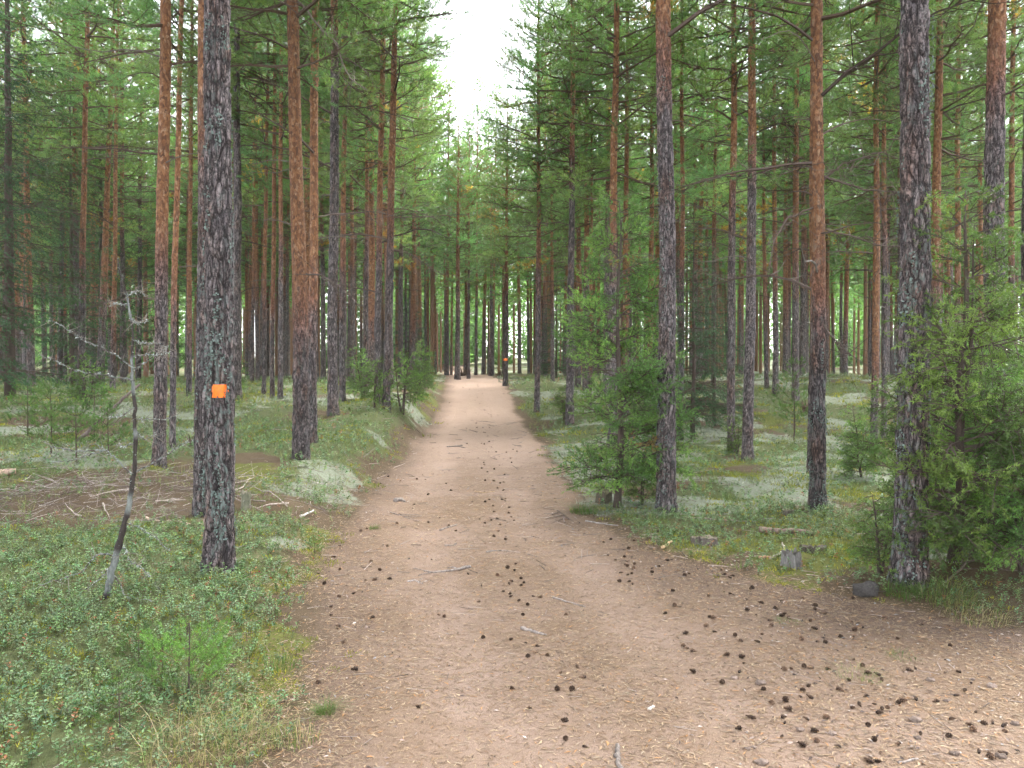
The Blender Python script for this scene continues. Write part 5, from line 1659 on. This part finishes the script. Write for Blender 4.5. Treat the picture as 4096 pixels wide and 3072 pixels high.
def brush():
    """cut brush left of the marked pine: tangled thin twigs, with the thicker sticks as things of their own"""
    r = np.random.default_rng(631); b = MB()
    n = 1050
    x = -4.7 + 2.3 * np.clip(r.normal(0, 0.55, n), -1.3, 1.15); y = 8.75 + 1.25 * np.clip(r.normal(0, 0.5, n), -1.1, 1.1)
    a = r.uniform(-1.6, 1.6, n) + math.pi * r.integers(0, 2, n)
    L = r.uniform(0.08, 0.55, n)
    p = np.stack([x, y, height(x, y) + r.uniform(0.0, 0.06, n)], -1)
    d = np.stack([np.cos(a), np.sin(a), r.normal(0.03, 0.13, n)], -1)
    mid = p + d * (L * 0.5)[:, None] + r.normal(0, 0.02, (n, 3)); q = p + d * L[:, None] + r.normal(0, 0.03, (n, 3))
    for w in (mid, q):
        w[:, 2] = np.maximum(w[:, 2], height(w[:, 0], w[:, 1]) + 0.004)
    pal = np.array([[0.40, 0.35, 0.32], [0.24, 0.19, 0.165], [0.52, 0.47, 0.43], [0.13, 0.10, 0.085]])
    c = pal[r.choice(4, n, p=[.20, .36, .05, .39])] * r.uniform(0.8, 1.2, (n, 1))
    w = r.uniform(0.0012, 0.0034, n)
    b.segs(p, mid, w, w * 0.8, 3, 0, c); b.segs(mid, q, w * 0.8, w * 0.4, 3, 0, c)
    link('brush_twigs', b.mesh('brush_twigs', [M['wood']]), kind='stuff', label='tangle of thin cut brush left of the marked pine', cat='brush')
    for k in range(17):
        cx = -4.7 + r.uniform(-2.0, 2.3); cyy = 8.75 + r.uniform(-1.05, 1.0)
        a = r.uniform(0, 6.28); L = r.uniform(0.25, 0.75)
        pts = []
        for t in (-0.5, 0, 0.5):
            px, py = cx + math.cos(a) * L * t + r.normal(0, 0.02), cyy + math.sin(a) * L * t + r.normal(0, 0.02)
            pts.append((px, py, hz(px, py) + 0.012 + (0.10 * r.uniform() if t > 0 else 0.02)))
        stick('brush_stick', pts, r.uniform(0.008, 0.016), 0.004, 'pale grey stick lying in the cut brush left of the marked pine', 'stick',
              np.array([0.38, 0.32, 0.28]) * r.uniform(0.6, 1.2), 700 + k, 'sticks in the cut brush', 6, 3, 0.0, 1 if k % 3 == 0 else 0, True)


brush()


# ------------------------------------------------------------------ grass tufts
def grass_tuft(dx, dy, n, L, rad, cols, label, seed, w=0.0022, droop=0.5, name='grass_tuft', lean=(0, 0)):
    r = np.random.default_rng(seed); p = on_ground(dx, dy); b = MB()
    a = r.uniform(0, 6.283, n); rr = rad * np.sqrt(r.uniform(0, 1, n))
    q = np.stack([np.cos(a) * rr, np.sin(a) * rr, np.zeros(n)], -1)
    q[:, 2] = height(q[:, 0] + p[0], q[:, 1] + p[1]) - p[2] - 0.005
    out = np.stack([np.cos(a), np.sin(a), np.zeros(n)], -1) * r.uniform(0.0, 1.2, (n, 1)) + r.normal(0, 0.55, (n, 3)) + np.array([[lean[0], lean[1], 0]])
    out[:, 2] = 0
    LL = L * r.uniform(0.45, 1.15, n)[:, None]
    c = np.asarray(cols)[r.integers(0, len(cols), n)] * r.uniform(0.75, 1.25, (n, 1))
    s = nrm(np.cross(out + 1e-3, np.array([[0, 0, 1.0]]))) * w
    seg = 4
    pts = []
    for k in range(seg + 1):
        t = k / seg
        pos = q + np.array([[0, 0, 1.0]]) * LL * (t - 0.45 * droop * t * t) + out * LL * droop * t * t * 0.9
        pts.append((pos, s * (1 - t) + s * 0.08))
    v = np.stack([z for pos, sw in pts for z in (pos - sw, pos + sw)], 1).reshape(-1, 3)
    i = (np.arange(n) * 2 * (seg + 1))[:, None]
    quads = np.concatenate([i + np.array([[2 * k, 2 * k + 1, 2 * k + 3, 2 * k + 2]]) for k in range(seg)])
    b.add(v, quad=quads, col=np.repeat(c, 2 * (seg + 1), 0))
    link(name, b.mesh(name, [M['grass']]), None, None, label, 'grass', None, tuple(p))


GR = [(0.085, 0.16, 0.035), (0.12, 0.19, 0.05), (0.065, 0.12, 0.03)]
DRY = [(0.45, 0.37, 0.20), (0.52, 0.45, 0.28), (0.30, 0.28, 0.12), (0.20, 0.22, 0.07)]
grass_tuft(430, 1640, 260, 0.36, 0.22, DRY + DRY[2:] + GR[:1], 'long dry straw-coloured grass clump at the lower left', 1, droop=1.15, lean=(0.3, 0.05), w=0.0010)
grass_tuft(520, 1610, 220, 0.22, 0.17, DRY[2:] + GR[:1], 'greener grass clump right of the dry straw-coloured clump', 2, droop=1.2, w=0.0010)
grass_tuft(703, 1540, 240, 0.12, 0.045, GR, 'small bright green grass tuft on the trail at lower left', 3, w=0.0009, droop=1.25)
grass_tuft(1262, 1108, 260, 0.20, 0.16, GR + [(0.16, 0.18, 0.09)], 'grass tuft at the right trail edge below the big juniper', 4, droop=1.1)
grass_tuft(1952, 1285, 260, 0.17, 0.13, GR[2:] + GR[:1], 'grass tuft at the left of the furrowed foreground pine foot', 5, droop=1.1, w=0.0014)
grass_tuft(2040, 1290, 420, 0.22, 0.19, GR + DRY[2:], 'larger grass tuft at the right of the furrowed foreground pine foot', 6, droop=1.2, lean=(0.2, -0.1), w=0.0014)
grass_tuft(2110, 1335, 280, 0.15, 0.19, DRY[1:] + GR[:1], 'yellowish grass on the bank at the right picture edge', 7, droop=1.3, lean=(0.2, -0.2), w=0.0013)
grass_tuft(810, 1143, 120, 0.06, 0.06, GR, 'faint small grass tuft on the left side of the trail', 8, w=0.0016)
grass_tuft(1855, 1460, 130, 0.09, 0.12, GR + DRY[2:], 'thin grass patch in the litter at the lower right', 9, w=0.0008, droop=1.2)
grass_tuft(1945, 1420, 90, 0.07, 0.08, GR, 'small green plant tuft in the litter right of the thin grass patch', 10, w=0.0009, droop=1.2)
grass_tuft(1700, 1345, 90, 0.06, 0.08, GR, 'small green tuft among the cones at right', 11, w=0.0010, droop=1.2)
grass_tuft(600, 1440, 140, 0.10, 0.10, GR + DRY[2:], 'grass tuft at the left trail edge above the dry clump', 12, w=0.0014)
grass_tuft(640, 1600, 140, 0.10, 0.10, GR + DRY[:2], 'mixed grass at the left trail edge near the bottom', 13, w=0.0014)


# ------------------------------------------------------------------ pine cones
def cone_mesh(seed, opened):
    r = np.random.default_rng(seed); b = MB()
    L, Rm = 0.046, 0.017
    z = np.linspace(0, L, 7)
    b.tube(np.stack([0 * z, 0 * z, z], -1), np.interp(z, [0, L * .3, L], [0.008, 0.011, 0.003]), 6, 0, (0.035, 0.022, 0.016))
    k = 0
    for i in range(46):
        t = (i + 0.5) / 46; zz = 0.001 + L * 0.96 * t
        a = i * 2.39996
        rad = Rm * (0.55 + 0.6 * math.sin(min(1, t * 1.35 + 0.12) * math.pi) ** 0.8) * (1 - 0.25 * t)
        el = (-0.25 + 1.5 * t) if opened else (0.9 + 0.5 * t)
        o = np.array([math.cos(a), math.sin(a), 0]); s = np.array([-math.sin(a), math.cos(a), 0])
        d = o * math.cos(el) + np.array([0, 0, 1.0]) * math.sin(el)
        nv = np.cross(s, d)
        p = np.array([0, 0, zz]) + o * 0.004
        W = 0.0058 * (1 - 0.35 * t); ln = rad * (1.0 if opened else 0.72)
        tip = p + d * ln
        v = [p - s * W * .5, p + s * W * .5, tip + s * W, tip - s * W, tip + d * 0.002 - nv * 0.0025, tip - nv * 0.004]
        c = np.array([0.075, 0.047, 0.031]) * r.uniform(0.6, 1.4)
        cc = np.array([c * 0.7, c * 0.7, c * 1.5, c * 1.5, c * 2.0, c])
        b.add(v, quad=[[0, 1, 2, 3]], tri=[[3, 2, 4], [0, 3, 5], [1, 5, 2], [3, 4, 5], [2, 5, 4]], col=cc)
    return b.mesh('pine_cone', [M['cone']])


CONES = [cone_mesh(1, True), cone_mesh(2, True), cone_mesh(3, False)]
cr = np.random.default_rng(808)
cones = []


def cone_at(dx, dy, label, group):
    p = on_ground(dx, dy)
    if p[1] > 50:
        return
    for q in cones:
        if (q[0] - p[0]) ** 2 + (q[1] - p[1]) ** 2 < 0.03 ** 2:
            return
    cones.append(p)
    o = link('pine_cone', CONES[cr.integers(3)], None, None, label, 'pine cone', group)
    s = cr.uniform(0.46, 0.76)
    el = cr.uniform(-0.15, 0.35); az = cr.uniform(0, 6.283)
    o.scale = (s, s, s)
    o.rotation_euler = (0, math.pi / 2 - el, az)
    o.location = (p[0] - math.cos(az) * 0.02, p[1] - math.sin(az) * 0.02, p[2] + cr.uniform(0.004, 0.015) * s)


LM, GM = 'brown pine cone lying in the strip down the middle of the trail', 'cones along the middle of the trail'
LR, GR_ = 'dark pine cone in the litter along the right side of the trail', 'cones in the right litter'
LL_, GL = 'brown pine cone on the left side of the trail', 'cones on the left of the trail'
LF, GF = 'tiny looking pine cone on the upper trail near its head', 'cones on the upper trail'
for x, y in ((1010, 1240), (1032, 1300), (1127, 1250), (1154, 1290), (1225, 1330), (1107, 1382), (1132, 1388), (1164, 1397), (1155, 1412), (1140, 1420), (1185, 1418), (1248, 1443),
             (1210, 1457), (1110, 1490), (1203, 1490), (1234, 1493), (1140, 1530), (1218, 1557), (1268, 1615), (1222, 1600), (1258, 1465), (1120, 1300), (1105, 1290), (1085, 1278),
             (1100, 1262), (1075, 1245), (1068, 1160), (1075, 1148), (1063, 1125), (1075, 1122), (1112, 1125), (1085, 1080), (1098, 1097), (1056, 1080), (1066, 1040), (1052, 1020),
             (1040, 1012), (1068, 1014), (1046, 1000), (1078, 1005), (1041, 1265), (1130, 1330)):
    cone_at(x, y, LM, GM)
for x, y in ((765, 1449), (686, 1475), (745, 1390), (803, 1336), (766, 1283), (733, 1291), (900, 1528), (961, 1333), (1043, 1380), (950, 1330), (925, 1130), (890, 1098), (866, 1040), (838, 1030),
             (963, 1045), (975, 1060), (720, 1205), (735, 1180), (717, 1311), (718, 1330), (729, 1356), (800, 1215), (788, 1256), (808, 1254), (690, 1240), (702, 1262), (735, 1232), (900, 1036)):
    cone_at(x, y, LL_, GL)
for k in range(34):
    t = cr.uniform(0, 1); cone_at(1055 + 60 * t + cr.normal(0, 22), 985 + 330 * t, LM, GM)
for k in range(46):
    t = cr.uniform(0, 1) ** 1.2; cone_at(1022 + 35 * t + cr.normal(0, 26), 832 + 150 * t, LF, GF)
for k in range(16):
    cone_at(cr.uniform(760, 1000), cr.uniform(1000, 1300), LL_, GL)
k = 0
while k < 165:
    y = cr.uniform(1165, 1655)
    x0 = np.interp(y, [1165, 1250, 1400, 1655], [1290, 1330, 1450, 1650]); x1 = np.interp(y, [1165, 1215, 1290, 1655], [1400, 1560, 2080, 2212])
    c = np.interp(y, [1165, 1250, 1350, 1655], [1350, 1500, 1690, 1960]); sd = np.interp(y, [1165, 1250, 1350, 1655], [50, 140, 240, 270])
    x = cr.normal(c, sd)
    if x0 < x < x1:
        cone_at(x, y, LR, GR_); k += 1


# ------------------------------------------------------------------ thin forest haze
def haze_box(density):
    m, nt, out = new_mat('thin_haze')
    v = nt.nodes.new('ShaderNodeVolumePrincipled')
    v.inputs['Color'].default_value = (0.93, 0.96, 0.95, 1)
    v.inputs['Density'].default_value = density
    v.inputs['Anisotropy'].default_value = 0.2
    nt.links.new(v.outputs[0], out.inputs['Volume'])
    b = MB()
    x0, x1, y0, y1, z0, z1 = -420, 420, -12, 440, -2.5, 24
    b.add([(x0, y0, z0), (x1, y0, z0), (x1, y1, z0), (x0, y1, z0), (x0, y0, z1), (x1, y0, z1), (x1, y1, z1), (x0, y1, z1)],
          quad=[[0, 3, 2, 1], [4, 5, 6, 7], [0, 1, 5, 4], [1, 2, 6, 5], [2, 3, 7, 6], [3, 0, 4, 7]])
    link('haze', b.mesh('haze', [m]), kind='stuff', label='thin pale haze between the far pines', cat='haze')


haze_box(0.0004)
